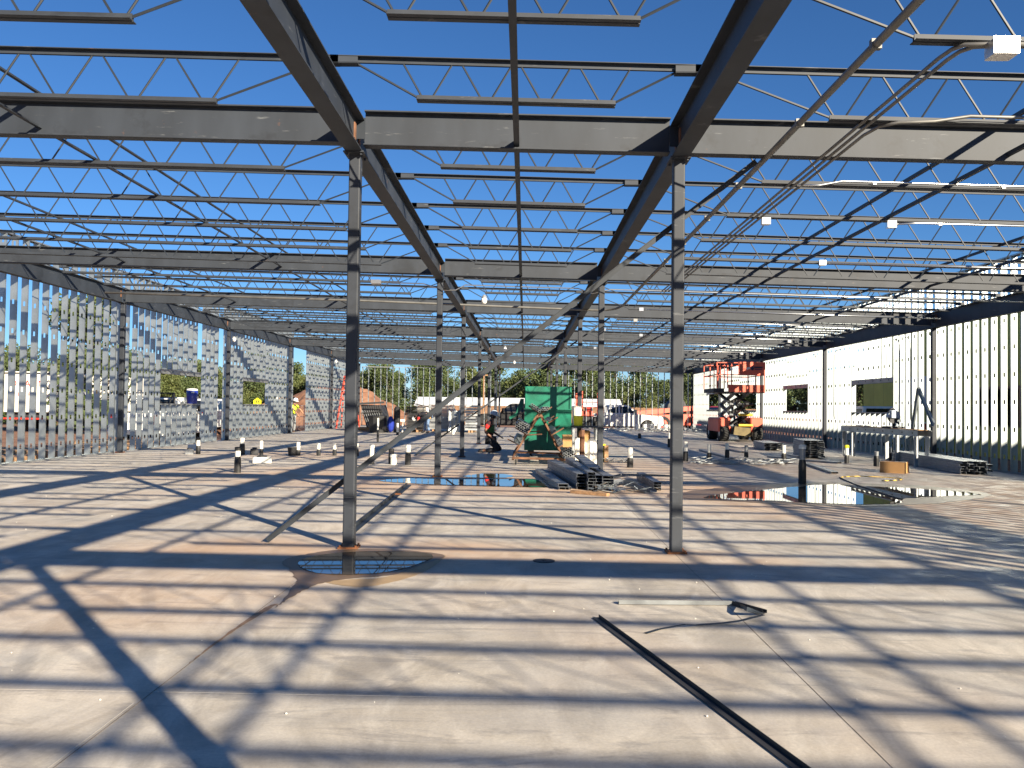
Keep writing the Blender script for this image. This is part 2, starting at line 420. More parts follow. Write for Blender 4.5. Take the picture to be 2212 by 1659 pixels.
# columns
def column(x, y, top, label, w=.114, group=None):
    c = thing('steel_column', label, 'column', (x,y,0), 0, group)
    b = MB(); b.extr([(x+px, y+py) for px, py in hss(w)], 'z', .018, top-.014); b.build('shaft', M['col'], c, smooth=False)
    b = MB(); b.box(x-.095,x+.095,y-.095,y+.095,.0,.018)
    for sx in (-.077,.077):
        for sy in (-.077,.077): b.cyl((x+sx,y+sy,.0181),(x+sx,y+sy,.034),.011,6)
    b.build('base_plate', M['rust'], c)
    b = MB(); b.box(x-.1,x+.1,y-.13,y+.13,top-.014,top)
    for sy in (-.1,.1):
        for sx in (-.07,.07): b.cyl((x+sx,y+sy,top-.035),(x+sx,y+sy,top-.0145),.013,6)
    b.build('cap_plate', M['steel'], c)
    return c
GT = {GL: 4.215, GR_: 4.185}; GD = .345
for x, side in ((GL,'left'),(GR_,'right')):
    for i in range(1, 9):
        d = {1:f'{side} row column just behind the viewer, out of frame',2:'foreground grey square column standing in the puddle' if side == 'left' else 'foreground grey square column with rusty base right of the puddle',
             8:f'last thin grey column of the {side} row at the open end'}.get(i, f'grey square column, {ORD[i-2]} back in the {side} row under the long girder')
        column(x+(.2 if i == 1 and x > 0 else 0), LY[i], GT[x]-GD, d, group='square steel columns of the two centre rows')
for x, side, top in ((XL,'left',4.11),(XR,'right',3.66)):
    for i in range(3, 9):
        column(x+(.03 if side == 'left' else -.03), LY[i], top, f'dark column standing in the {side} stud wall, at the {fline(i)} cross beam', .12, f'wall columns in the {side} stud wall')

# long girders over the two column rows and along the walls, one piece per bay
def girder(x, i, top, d, w, label, group):
    y0, y1 = LY[i]+.012, LY[i+1]-.012
    b = MB(); b.prof((x,y0,top),(x,y1,top), ishape(w,d), (0,0,1))
    o = thing('steel_girder', label, 'girder', (x,(y0+y1)/2,top), 0, group)
    b.build('girder_beam', M['steel'], o)
    sg = -1 if x > 0 else 1
    for y in (y0+.10, y1-.10):
        t = MB(); t.box(min(x+sg*.005,x+sg*.016), max(x+sg*.005,x+sg*.016), y-.035, y+.035, top-.24, top-.07)
        t.build('splice_clip', M['rustbar'], o)
    return o
for i in range(0, 8):
    where = ('overhead, leaving the picture at its top' if i == 1 else 'behind the viewer') if i < 2 else f'just beyond the {fline(i)} cross beam'
    girder(GL, i, GT[GL], GD, .165, f'long dark girder over the left column row {where}', 'girders over the centre columns')
    girder(GR_, i, GT[GR_], GD, .165, f'long dark girder over the right column row {where}', 'girders over the centre columns')
    if i >= 1:
        girder(XL, i, 4.50, .39, .16, f'edge girder on top of the left wall columns {where}', 'edge girders of the walls')
    girder(XR, i, 4.09, .43, .16, f'edge girder on top of the right wall columns {where}', 'edge girders of the walls')

# cross beams on each frame line
for i in range(0, 9):
    for a, c, side in ((XL+.09, GL-.09,'left bay'), (GL+.09, GR_-.09,'centre corridor'), (GR_+.09, XR-.09,'right bay')):
        if i == 0 and side == 'left bay': continue
        y = LY[i]
        o = thing('cross_beam', f'{fline(i)} dark grey cross beam of the {side}', 'beam', ((a+c)/2, y, roof((a+c)/2)), 0, 'cross beams')
        b = MB(); b.prof((a,y,roof(a)),(c,y,roof(c)), ishape(.135,.345))
        b.build('beam', M['steel'], o)
        for xx, sg in ((a,-1),(c,1)):
            t = MB(); t.box(min(xx,xx+sg*.085), max(xx,xx+sg*.085), y-.011, y-.0055, roof(xx)-.27, roof(xx)-.06)
            t.build('shear_tab', M['steel2'], o)

# open-web joists
RODN = 5
def chord(b, p, q, top):
    """two back-to-back angles"""
    l, t, g_ = .048, .006, .007
    for s_ in (-1, 1):
        if top: poly = [(s_*g_,0),(s_*(g_+l),0),(s_*(g_+l),-t),(s_*(g_+t),-t),(s_*(g_+t),-l),(s_*g_,-l)]
        else: poly = [(s_*g_,0),(s_*(g_+l),0),(s_*(g_+l),t),(s_*(g_+t),t),(s_*(g_+t),l),(s_*g_,l)]
        if s_ < 0: poly = poly[::-1]
        b.prof(p, q, poly)
def joist(x0, x1, y, panel, nb, label, group, endtop, D=.44):
    """x0..x1 bearing ends; nb bottom nodes spaced by panel, centred"""
    xm = (x0+x1)/2; half = (nb-1)*panel/2 + .09
    zt = jtop
    o = thing('bar_joist', label, 'joist', (xm, y, zt(xm)-D), 0, group)
    b = MB(); chord(b, (x0,y,zt(x0)), (x1,y,zt(x1)), True); b.build('top_chord', M['steel'], o)
    b = MB(); xa, xb = xm-half, xm+half
    chord(b, (xa,y,zt(xa)-D), (xb,y,zt(xb)-D), False); b.build('bottom_chord', M['steel'], o)
    b = MB(); r = .0095; g_ = .037
    for k in range(nb):
        xn = xm+(k-(nb-1)/2)*panel
        for s_ in (-1, 1):
            xt = xn+s_*(panel/2-g_)
            b.cyl((xn+s_*g_,y,zt(xn)-D+.02), (xt,y,zt(xt)-.03), r, RODN, caps=False)
    for xe, s_ in ((xa,-1),(xb,1)):
        xt = x0+endtop if s_ < 0 else x1-endtop
        b.cyl((xe-s_*.015,y,zt(xe)-D+.025), (xt,y,zt(xt)-.04), .011, RODN, caps=False)
    b.build('web_rod', M['steel2'], o)
    for xe, s_ in ((x0,1),(x1,-1)):
        b = MB(); u, w = sorted((xe, xe+s_*(endtop+.04)))
        b.box(u, w, y-.05, y-.045, zt(xe)-.062, zt(xe)-.007); b.box(u, w, y+.045, y+.05, zt(xe)-.062, zt(xe)-.006)
        b.box(u, w, y-.045, y+.045, zt(xe)-.068, zt(xe)-.062)
        b.build('bearing_seat', M['steel'], o)
    return o
JY = []                                       # (y, words)
def bay(i, ys):
    for n, y in enumerate(ys):
        if i == 1: w = f'{ORD[len(ys)-1-n]} in front of the nearest cross beam'
        elif i == 0: w = f'{ORD[n]} row behind the viewer'
        else: w = f'{ORD[n]} beyond the {fline(i)} cross beam'
        JY.append((y, w, i))
bay(0, [-8.1,-6.6,-5.05,-3.5,-2.0])
bay(1, [.75,2.5,4.15,5.78,7.39])
bay(2, [9.5,11.15,12.8,14.4,15.96])
bay(3, [18.35,20.15,21.8])
bay(4, [24.5,26.1,27.7,29.3,30.9])
bay(5, [32.9,34.5,36.1,37.7,39.4])
bay(6, [41.1,42.75,44.4,46.1,47.7])
bay(7, [49.9,51.5,53.1,54.7,56.0])
for y, w, i in JY:
    if i > 0: joist(XL+.05, GL+.05, y, .645, 12, f'long open-web joist of the left bay, {w}', 'open-web joists of the left bay', .14)
    joist(GL-.02, GR_+.02, y, .513, 4, f'short open-web joist of the centre corridor, {w}', 'open-web joists of the centre corridor', .20, .365)
    joist(GR_-.05, XR-.05, y, .645, 12, f'long open-web joist of the right bay, {w}', 'open-web joists of the right bay', .14)

# bridging: continuous angles tying the joists together
def bridging(x, z, y0, y1, label, m='steel', l=.04):
    b = MB()
    b.prof((x,y0,z),(x,y1,z),[(0,0),(l,0),(l,.005),(.005,.005),(.005,l),(0,l)])
    o = b.build('bridging_angle', M[m], loc=(x,(y0+y1)/2,z)); tag(o, label, 'bridging', 'bridging angles across the joists'); return o
for x, w in ((-4.87,'inner'),(-7.99,'outer')):
    bridging(x, jtop(x)-.053, -1, 56.5, f'long thin angle tying the joist top chords, {w} line of the left bay')
    bridging(x, jtop(x)-.44+.055, -1, 56.5, f'long thin angle tying the joist bottom chords, {w} line of the left bay')
for x, w in ((4.67,'inner'),(7.87,'outer')):
    bridging(x, jtop(x)-.053, -9, 56.5, f'long thin angle tying the joist top chords, {w} line of the right bay')
    bridging(x, jtop(x)-.44+.055, -9, 56.5, f'long thin angle tying the joist bottom chords, {w} line of the right bay')
bridging(-.14, jtop(0)-.365-.058, -9, 56.5, 'dark angle running down the middle of the corridor joists', l=.055)

# temporary braces
def brace(p, q, label, w=.05):
    b = MB(); b.prof(p, q, [(-w/2,0),(w/2,0),(w/2,.006),(-w/2+.006,.006),(-w/2+.006,.05),(-w/2,.05)], (0,-1,0))
    o = b.build('diagonal_brace', M['steel'], loc=p); return tag(o, label, 'brace', 'diagonal braces')
brace((gr(577,1172).x, 8.66, .02), (2.27, 8.54, roof(2.2)-.36), 'long flat steel brace slanting from the floor across both foreground columns')
brace((-3.0, 23.75, .02), (2.3, 23.65, roof(2.3)-.36), 'thin steel brace slanting up behind the kneeling worker to the far column row', .04)
p = gr(757,1154); q = gr(884,1049)
b = MB(); b.prof((p.x,p.y,.004),(q.x,q.y,.004),[(-.04,0),(.04,0),(.04,.006),(-.034,.006),(-.034,.05),(-.04,.05)])
o = thing('steel_angle', 'long grey steel angle lying on the floor behind the left foreground column', 'angle', (p.x,p.y,0)); b.build('angle_bar', M['steel2'], o)
m_ = p.lerp(q,.72); b = MB(); b.rbox(m_.x-.05,m_.x+.05,m_.y-.05,m_.y+.05,.0105,.03,.01); b.build('rusty_clip', M['rust'], o)
# ------------------------------------------------------------------ galvanised stud walls
_stud = {}
def stud_mesh(h, punched=True):
    """C-shaped stud: web faces -Y with slotted holes, flanges run back along +Y"""
    key = (round(h,2), punched)
    if key in _stud: return _stud[key]
    b = MB(); w, fl, lip, s_, hh = .072, .040, .012, .021, .052
    zs = []
    if punched and h > .5:
        z = .36
        while z < h-.15: zs.append(z); z += .64
    z0 = 0
    for z in zs:
        b.add([(-w,0,z0),(w,0,z0),(w,0,z-hh),(-w,0,z-hh)], [(0,1,2,3)])
        b.add([(-w,0,z-hh),(-s_,0,z-hh),(-s_,0,z+hh),(-w,0,z+hh)], [(0,1,2,3)])
        b.add([(s_,0,z-hh),(w,0,z-hh),(w,0,z+hh),(s_,0,z+hh)], [(0,1,2,3)])
        z0 = z+hh
    b.add([(-w,0,z0),(w,0,z0),(w,0,h),(-w,0,h)], [(0,1,2,3)])
    t = .0014
    for sg in (-1, 1):
        x = sg*w
        b.box(min(x,x-sg*t), max(x,x-sg*t), .0005, fl, 0, h)
        b.box(min(x-sg*t,x-sg*lip), max(x-sg*t,x-sg*lip), fl-t, fl, 0, h)
    _stud[key] = b.mesh('stud', M['galv']); return _stud[key]
def track(parent, name, x, y0, y1, z, up=True, d=.032, m='galvd'):
    b = MB(); w, t = .0795, .0016
    za, zb = (z, z+d) if up else (z-d, z)
    b.box(x-w, x+w, y0, y1, z if up else z-t, z+t if up else z)
    b.box(x-w, x-w+t, y0, y1, za+(t if up else 0), zb-(0 if up else t)); b.box(x+w-t, x+w, y0, y1, za+(t if up else 0), zb-(0 if up else t))
    return b.build(name, M[m], parent)
PAR = 5.03
def stud_panel(x, y0, y1, items, label, group, sp=.41, top=PAR):
    o = thing('stud_wall', label, 'stud wall', (x, (y0+y1)/2, 0), 0, group)
    ym = (y0+y1)/2
    track(o, 'top_track', x, y0, y1, top, False)
    for it in items:
        a, c = it[1], it[2]
        if it[0] == 's':
            track(o, 'bottom_track', x, a, c, .001)
            n = max(1, round((c-a-.06)/sp))
            for k in range(n+1):
                y = a+.01+(c-a-.055)*k/n
                link('stud', stud_mesh(top-.006), o, (random.uniform(-.002,.002), y-ym, .003))
        elif it[0] == 'w':
            sill, head = it[3], it[4]
            track(o, 'bottom_track', x, a, c, .001); 
            n = max(1, round((c-a)/sp))
            for k in range(1, n):
                y = a+(c-a)*k/n
                link('cripple_stud', stud_mesh(sill-.006), o, (0, y-ym, .003))
                link('cripple_stud', stud_mesh(top-head-.155), o, (0, y-ym, head+.150))
            track(o, 'window_sill', x, a, c, sill, False, .03)
            b = MB(); b.box(x-.079,x+.079,a,c,head,head+.002); b.box(x-.079,x-.077,a,c,head+.002,head+.148); b.box(x+.077,x+.079,a,c,head+.002,head+.148); b.box(x-.079,x+.079,a,c,head+.148,head+.150)
            hd = b.build('window_header', M['galvd'], o)
            h = MB(); k = a+.3
            xx = x+.0795 if x < 0 else x-.0815
            while k < c-.2: h.box(xx, xx+.002, k-.03, k+.03, head+.055, head+.095); k += .6
            h.build('header_slot', M['dark'], hd)
    return o
WL, WR = -11.265, 11.235
gl, gr_ = 'stud walls along the left side', 'stud walls along the right side'
SI, HE = 1.35, 2.28
stud_panel(WL, 17.0, 23.35, [('s',17.0,23.35)], 'left stud wall bay with trailer behind, solid row of silver studs', gl)
stud_panel(WL, 23.55, 31.8, [('s',23.58,24.12),('s',24.58,26.25),('w',26.25,29.55,SI,HE),('s',29.93,31.2)], 'left stud wall bay with the window holding the blue cooler', gl)
stud_panel(WL, 32.0, 40.3, [('s',32.05,34.0),('w',34.0,37.3,SI,HE),('s',37.35,40.2)], 'left stud wall bay with the window showing the yellow sign', gl)
stud_panel(WL, 40.5, 49.0, [('s',40.55,41.35),('s',44.3,48.95)], 'left stud wall bay with the door gap where a worker stands', gl)
stud_panel(WL, 49.2, 57.3, [('s',49.25,57.3)], 'farthest left stud wall bay, behind the red ladder', gl)
for i in range(0, 3):
    stud_panel(WR, LY[i]+.1, LY[i+1]-.1, [('s',LY[i]+.1,LY[i+1]-.1)], f'right stud wall bay out of frame, {["rearmost","beside the viewer","just past the viewer"][i]}', gr_)
stud_panel(WR, 17.0, 23.35, [('s',17.0,23.35)], 'right stud wall bay nearest the viewer, yellow board behind its studs', gr_)
stud_panel(WR, 23.55, 31.8, [('s',23.6,24.14),('s',24.58,26.3),('w',26.3,29.6,SI,HE),('s',29.6,31.8)], 'right stud wall bay with the window behind the saw bench', gr_)
stud_panel(WR, 32.0, 40.3, [('s',32.05,34.2),('w',34.2,37.4,SI,HE),('s',37.4,40.3)], 'right stud wall bay between saw bench and scissor lift, with window', gr_)
stud_panel(WR, 40.5, 49.0, [('s',40.6,41.8),('w',41.8,45.5,SI,HE),('s',45.5,48.95)], 'right stud wall bay directly behind the scissor lift', gr_)
stud_panel(WR, 49.2, 57.3, [('s',49.25,49.85),('w',49.85,53.1,SI,HE),('s',53.1,57.3)], 'farthest right stud wall bay, left of the scissor lift', gr_)
def back_panel(x0, x1, label):
    y = 57.5; xm = (x0+x1)/2
    o = thing('stud_wall', label, 'stud wall', (xm, y, 0), 0, 'stud walls across the far end')
    b = MB(); b.box(x0,x1,y-.08,y+.08,.0005,.002); b.box(x0,x1,y-.08,y-.078,.002,.034); b.box(x0,x1,y+.078,y+.08,.002,.034); b.build('bottom_track', M['galvd'], o)
    b = MB(); b.box(x0,x1,y-.08,y+.08,3.94,3.942); b.box(x0,x1,y-.08,y-.078,3.90,3.94); b.build('top_track', M['galvd'], o)
    n = round((x1-x0)/.41)
    for k in range(n+1):
        s_ = link('stud', stud_mesh(3.93), o, (x0+.03+(x1-x0-.09)*k/n-xm, 0, .003)); s_.rotation_euler.z = R(-90)
back_panel(-10.95, -1.85, 'thin silver studs of the far end wall, left half')
back_panel(1.65, 10.9, 'thin silver studs of the far end wall, right half')

# wing with yellow sheathing across the court on the right
w = thing('sheathed_wing', 'yellow sheathed wall of the neighbouring wing seen between the right studs', 'building', (18.3, 20, -.36))
x0, x1, H = 18.2, 24.2, 5.14
b = MB()
b.box(x0,x0+.15,-6,31.9,-.36,H); b.box(x0,x0+.15,35.2,46.6,-.36,H); b.box(x0,x0+.15,31.9,35.2,-.36,.85); b.box(x0,x0+.15,31.9,35.2,2.4,H)
b.box(x1-.15,x1,-6,46.6,-.36,H); b.box(x0+.15,x1-.15,-6,-5.85,-.36,H); b.box(x0+.15,x1-.15,46.45,46.6,-.36,H)
b.build('wall', M['sheath'], w)
b = MB(); b.box(x0-.05,x1+.05,-6.05,46.65,H+.003,H+.12); b.build('roof', M['galvd'], w)  # unseen roof added to darken the wing's interior behind its window opening
b = MB()
for y in (31.9,35.1): b.box(x0-.02,x0+.17,y,y+.1,.85,2.4)
b.box(x0-.02,x0+.17,32.0,35.1,2.3,2.4); b.build('window_frame', M['wood'], w)
b = MB()
y = -4.8
while y < 46:
    for z in (.85, 2.1, 3.3, 4.5):
        if not (31.5 < y < 35.5 and .5 < z < 2.6): b.box(x0-.004,x0-.001,y,y+.006,z-.62,z+.58)
    y += 1.22
b.build('board_joint', M['dark'], w)
def text_mesh(body, size, name, m, loc, rot, parent=None, label=None, ext=.002):
    cu = bpy.data.curves.new(name, 'FONT'); cu.body = body; cu.size = size; cu.align_x = 'CENTER'; cu.extrude = ext
    tmp = bpy.data.objects.new('tmp', cu); COL.objects.link(tmp)
    bpy.context.view_layer.update()
    me = bpy.data.meshes.new_from_object(tmp.evaluated_get(bpy.context.evaluated_depsgraph_get()))
    COL.objects.unlink(tmp); bpy.data.objects.remove(tmp); bpy.data.curves.remove(cu)
    me.name = name; me.materials.clear(); me.materials.append(m)
    o = bpy.data.objects.new(name, me); COL.objects.link(o); o.parent = parent
    o.location = Vector(loc)-(wloc(parent) if parent else Vector()); o.rotation_euler = rot
    return o
# conduit stubs curving out of the right wall
M['emtw'] = M['emt']
for k, (y, s_) in enumerate(((25.6,1),(24.9,1),(31.0,-1),(32.9,1),(38.3,1))):
    x = WR-.12
    pts = [(x+.02,y+.55*s_,3.55),(x-.02,y+.3*s_,3.56),(x-.05,y+.12*s_,3.5),(x-.05,y+.03*s_,3.36),(x-.05,y,3.15),(x-.05,y,2.2),(x-.05,y,1.2),(x-.02,y+.02,1.1),(x+.03,y+.15,1.08)]
    b = MB(); b.tube(pts, .012, 6); o = b.build('wall_conduit', M['grey'], loc=(x,y,1.2), smooth=True)
    tag(o, ['grey conduit bending down the studs right of the saw bench window','grey conduit hook on the studs just above the folded stud','grey conduit bending down the studs left of the saw bench window','grey conduit bending down studs beyond the dark wall column','grey conduit bending down the studs nearest the scissor lift'][k], 'conduit', 'conduits on the right wall')
# ------------------------------------------------------------------ conduits, boxes and lamps under the roof
def bot(x): return jtop(x)-.44
def conduit(pts, r, label, m='emt', clips=(), group='electrical conduits under the joists'):
    o = thing('conduit', label, 'conduit', pts[0], 0, group)
    b = MB(); b.tube(pts, r, 7); b.build('pipe', M[m], o, smooth=True)
    for c in clips:
        b = MB(); b.box(c[0]-r-.005, c[0]+r+.005, c[1]-r-.004, c[1]+.012, c[2]-r-.012, c[2]+r-.004); b.build('clip', M['emtd' if r > .02 else 'box'], o)
    return o
z = bot(2.33)-.032
conduit([(2.33,-6,z),(2.33,6,z),(2.33,20.6,z),(2.30,20.95,z-.01),(2.2,21.2,z-.03),(1.9,21.4,z-.05),(1.3,21.45,z-.03),(-4,21.45,bot(-4)-.03),(-10.6,21.45,bot(-10.6)-.03)], .029,
        'thick grey conduit running under the right joists, then turning left across the corridor', 'emtd', [(2.33,y,z+.01) for y in (5.78,7.39,9.5,11.15,12.8,14.4)])
for k, (x, e) in enumerate(((2.86,18.1),(2.93,18.3),(3.00,18.2))):
    z = bot(x)-.016
    st = [(3.3,5.69+.03*k,z-.03),(3.06,5.70+.03*k,z-.025),(x+.05,5.74+.03*k,z-.015),(x+.01,5.84+.03*k,z-.005),(x,6.0+.03*k,z)] if k < 2 else [(6.5,7.31,bot(6.5)+.045),(3.75,7.31,bot(3.7)+.045),(3.45,7.31,z),(x+.15,7.32,z-.01),(x+.03,7.42,z-.01),(x,7.7,z)]
    conduit(st+[(x,10,z),(x,14,z),(x,e,z)], .015, ['inner of two thin conduits reaching the bright junction box','outer of two thin conduits reaching the bright junction box','thin conduit that turns along the second joist at upper right'][k], 'emtd')
def jbox(c, label, s=.042, h=.04):
    b = MB(); b.rbox(c[0]-s*1.25, c[0]+s*1.25, c[1]-s, c[1]+s, c[2]-h, c[2]+h, .008)
    o = thing('junction_box', label, 'junction box', c, 0, 'junction boxes under the roof')
    b.build('box', M['box'], o)
    b = MB(); b.box(c[0]-s*1.3, c[0]+s*1.3, c[1]-s-.004, c[1]-s-.0005, c[2]-h+.002, c[2]+h+.004); b.build('cover', M['box'], o)
    return o
jbox((3.12,5.68,bot(3.2)-.075), 'sunlit junction box glaring at the upper right corner', .065, .055)
conduit([(2.95,9.42,bot(3)-.02),(3.2,9.42,bot(3.2)-.015),(3.45,9.43,bot(3.4)+.04),(6.2,9.43,bot(6.2)+.04),(6.35,9.44,bot(6.3)),(6.4,9.46,bot(6.4)-.1)], .0125, 'white conduit on the bottom chord of the first right joist beyond the near beam', 'emt', [(3.8,9.44,bot(3.8)+.04),(5.2,9.44,bot(5.2)+.04)])
jbox((3.06,11.05,bot(3)-.07), 'small junction box beside the three thin conduits at right')
jbox((4.66,11.05,bot(4.7)-.06), 'small junction box at the start of a long white conduit at right')
conduit([(4.7,11.05,bot(4.8)-.05),(5.0,11.07,bot(5.2)-.02),(9.5,11.07,bot(9.5)-.02)], .0125, 'long white conduit on the second right joist beyond the near beam', 'emt', [(5.3,11.08,bot(5.3)-.02)])
conduit([(-3.1,18.25,bot(-3.1)),(-2.2,18.25,bot(-2.2)),(-1.75,18.22,bot(-1.8)-.13),(-1.5,18.22,bot(-1.5)-.12),(-1.3,18.25,bot(-1.3)),(1.1,18.25,bot(1.1)),(1.4,18.22,bot(1.4)-.1),(1.8,18.25,bot(1.8)),(6,18.25,bot(6)),(10.5,18.25,bot(10.5))], .0125, 'thin white conduit crossing the corridor and both girders beyond the second beam')
jbox((-3.2,18.25,bot(-3.2)), 'small junction box left of the corridor at the crossing conduit', .08)
for k, (y, a, c) in enumerate(((14.31,5.0,10.6),(21.71,3.0,10.4),(24.41,3.2,9.5),(27.61,2.6,10.2),(29.2,4.0,10.4),(32.8,2.2,10.0),(36.0,3.0,10.5),(41.0,2.5,9.8))):
    conduit([(a,y,bot(a)+.0),((a+c)/2,y,bot((a+c)/2)+.01),(c,y,bot(c))], .0125, f'{ORD[k]} of the white conduits farther back along right bay joists')
    jbox((a-.1,y,bot(a)), f'junction box at the inner end of the {ORD[k]} far conduit in the right bay')
    if k > 3: jbox((c-1.5,y-.02,bot(c)-.02), f'junction box near the right wall on the {ORD[k]} far conduit')
for k, x in enumerate((4.03,4.10,4.17)):
    conduit([(x,28.4+.2*k,bot(x)-.02),(x,36,bot(x)-.02),(x,46,bot(x)-.02)], .0125, f'thin grey conduit beneath the far right joists, {ORD[k]} of three side by side', 'emtd')
def bulb(x, y, drop, label):
    z = bot(x)+.0
    o = thing('work_light', label, 'lamp', (x,y,z-.16-drop), 0, 'temporary lamps hung in the corridor')
    b = MB(); b.cyl((x,y,z),(x,y,z-drop-.02),.006,5); b.build('cord', M['black'], o)
    b = MB(); b.lathe([(.022,0),(.04,-.02),(.06,-.06),(.06,-.07)], 12, (x,y,z-drop)); b.build('lamp_cap', M['grey'], o)
    b = MB(); b.lathe([(.05,-.071),(.068,-.10),(.066,-.16),(.045,-.20),(.012,-.215)], 12, (x,y,z-drop)); b.build('bulb_guard', M['white'], o, smooth=True)
bulb(-.97, 19.8, 0.0, 'large white caged work light under the corridor joists')
bulb(-.86, 35.8, .05, 'small white work light farther down the corridor')
bulb(-.62, 47.6, .0, 'farthest tiny white work light near the corridor end')
bulb(-10.6, 48.0, .25, 'white work light at the left wall beside the ladder')
bulb(-10.5, 30.8, .35, 'white work light at the left wall above the blue cooler')
# ------------------------------------------------------------------ things standing on the slab
# pipe stubs of the plumbing: black taped foot, white pipe above
def stub(x, yb, yt, label, foot=.5, r=.052, white='pvc', cap=None, lean=0.):
    p = gr(x, yb); zt = max(.12, at(x, yt, p.y).z)
    o = thing('pipe_stub', label, 'pipe', p, 0, 'plumbing pipes standing out of the slab')
    q = p+Vector((lean,0,0)); f = zt*foot
    if foot > 0:
        b = MB(); b.lathe([(r*1.25,0),(r*1.25,f*.75),(r*1.02,f)], 10, p); b.build('black_sleeve', M['black'], o, smooth=False)
    if foot < 1:
        b = MB(); b.ring((p.x,p.y,max(0,f-.01)), (p.x+lean,p.y,zt), r, .008, 10); b.build('pipe', M[white], o)
    if cap:
        b = MB(); b.lathe([(r*1.2,0),(r*1.2,.06),(r*.9,.075)], 10, (p.x+lean,p.y,zt-.03)); b.build('cap', M[cap], o)
    return o
for a in (
 (427.9,981,948,'pipe stub near the left wall below the blue cooler, black cap',.55,.05,'pvc','black'),
 (523,982,946,'pipe stub with tall black sleeve standing right behind the nearest left stub',.66,.06),
 (513,1021,970,'nearest left pipe stub, black foot and dark cap',.68,.055,'pvc','black'),
 (564,998,952,'pipe stub beside the low concrete patch at left',.62,.04),
 (644,984,955,'pipe stub beside the squat black bucket',.42,.05),
 (688,984,957,'pipe stub midway between bucket and left foreground column',.5,.045),
 (722.6,984,957,'pipe stub immediately left of the left foreground column',.5,.045),
 (770.6,985,958,'cream pipe stub immediately right of the left foreground column',.55,.045),
 (803,1003,964,'cream capped pipe stub just left of the long brace',.35,.05,'pvc','pvc'),
 (845,1002,973,'dark pipe stub behind the short white one by the brace',.95,.055,'pvc','black'),
 (850,1003,985,'short thick white pipe stub between two black ones',0,.07,'pvc','pvc'),
 (881,1004,965,'pipe stub with yellowish cap right of the short white one',.7,.055,'pvc','pvc'),
 (816,955,903,'tall thin pipe stub in front of the dark stud rack',.5,.035),
 (858.6,940,914,'white pipe leg beside the dark stud stack',.25,.05),
 (979,938,926,'short white pipe stub near the bending worker',0,.06),
 (1361,1010,966,'white pipe stub alone right of the green hopper',.48,.06),
 (1381.5,947,936,'short black pipe stub in front of the white pickup',1,.06),
 (1446,966,935,'pipe stub just left of the right foreground column',.6,.055),
 (1481,996,954,'pipe stub just right of the right foreground column',.5,.055),
 (1532,995,960,'grey topped pipe stub at the left end of the scrap heap',.5,.05),
 (1570.6,994,957,'pipe stub with white tip below the scissor lift wheels',.62,.05),
 (1612,991,962,'all grey pipe stub right of the scissor lift',.5,.05,'grey'),
 (1693,996,962,'white pipe stub before the low stack of studs',.5,.055),
 (1733,1045,966,'tall black pipe stub standing in the right puddle',.66,.06,'grey','pvc'),
 (1829,1001,965,'pipe stub with yellow cap under the saw bench',.5,.05,'pvc','brightyel'),
 (1893,1007,975,'dark pipe stub left of the cardboard box',.7,.055,'grey'),
 (1922,997,967,'thin dark pipe stub behind the cardboard box',.6,.045,'grey'),
): stub(*a)
def low(x, y, w, h, label, m, cat='fitting', rz=.3):
    p = gr(x, y); o = thing('floor_fitting', label, cat, p, rz, 'low fittings on the slab')
    b = MB(); b.rbox(-w/2,w/2,-w/2,w/2,0,h,.02); b.build('body', M[m], o, world=False)
    b = MB(); b.lathe([(w*.28,0),(w*.28,.03),(w*.2,.035)], 10, (0,0,h)); b.build('lid', M['dark'], o, world=False)
low(409,981,.22,.13,'small dark box on the slab below the left window','grey')
low(549.6,982,.22,.16,'dark tub on the slab behind the low concrete patch','dark')
low(566,999,.42,.13,'low pale concrete patch box beside a pipe stub','cream')
p = gr(631,984); o = thing('bucket', 'squat black bucket on the slab at left', 'bucket', p)
b = MB(); b.lathe([(.10,0),(.13,.22),(.118,.22),(.09,.02)], 12, p, caps=False); b.add([(p.x+.1*math.cos(k),p.y+.1*math.sin(k),.02) for k in (0,1.57,3.14,4.71)],[(0,1,2,3)]); b.build('pail', M['black'], o)
p = gr(419,972); b = MB(); b.rbox(p.x-.16,p.x+.16,p.y-.1,p.y+.1,0,.16,.02); o = thing('plastic_tray','pale blue tray behind the black capped pipe stub','tray',p); b.build('tray', M['hatgrey'], o)
p = gr(1175,1212); o = thing('floor_cleanout','round dark cleanout cover set in the slab between the foreground columns','cleanout cover',p)
b = MB(); b.lathe([(.10,.0005),(.10,.006),(.085,.007)], 20, p); b.build('cover', M['dark'], o)
b = MB(); b.lathe([(.02,.0075),(.02,.012)], 8, p); b.build('plug', M['steel2'], o)

# loose steel in the foreground
p, q = gr(1287,1336), gr(1775,1700)
o = thing('steel_angle', 'long dark angle iron lying diagonally on the floor at lower right', 'angle', (p.x,p.y,0))
b = MB(); b.prof((p.x,p.y,.004),(q.x,q.y,.004),[(-.024,0),(.024,0),(.024,.004),(-.020,.004),(-.020,.022),(-.024,.022)]); b.build('angle_bar', M['dark'], o)
p, q, r_, s_ = gr(1336,1305), gr(1582,1307), gr(1652,1326), gr(1612,1337)
o = thing('bent_track', 'bent galvanised track lying on the floor, folded at its right end', 'metal track', (p.x,p.y,0))
U = [(-.022,0),(.022,0),(.022,.03),(.0195,.03),(.0195,.0025),(-.0195,.0025),(-.0195,.022),(-.022,.022)]
b = MB(); b.prof((p.x,p.y,.004),(q.x,q.y,.004), U); b.build('straight_length', M['trackgrey'], o)
b = MB(); b.prof((q.x+.005,q.y,.004),(r_.x,r_.y,.004), U); b.build('folded_length', M['dark'], o)
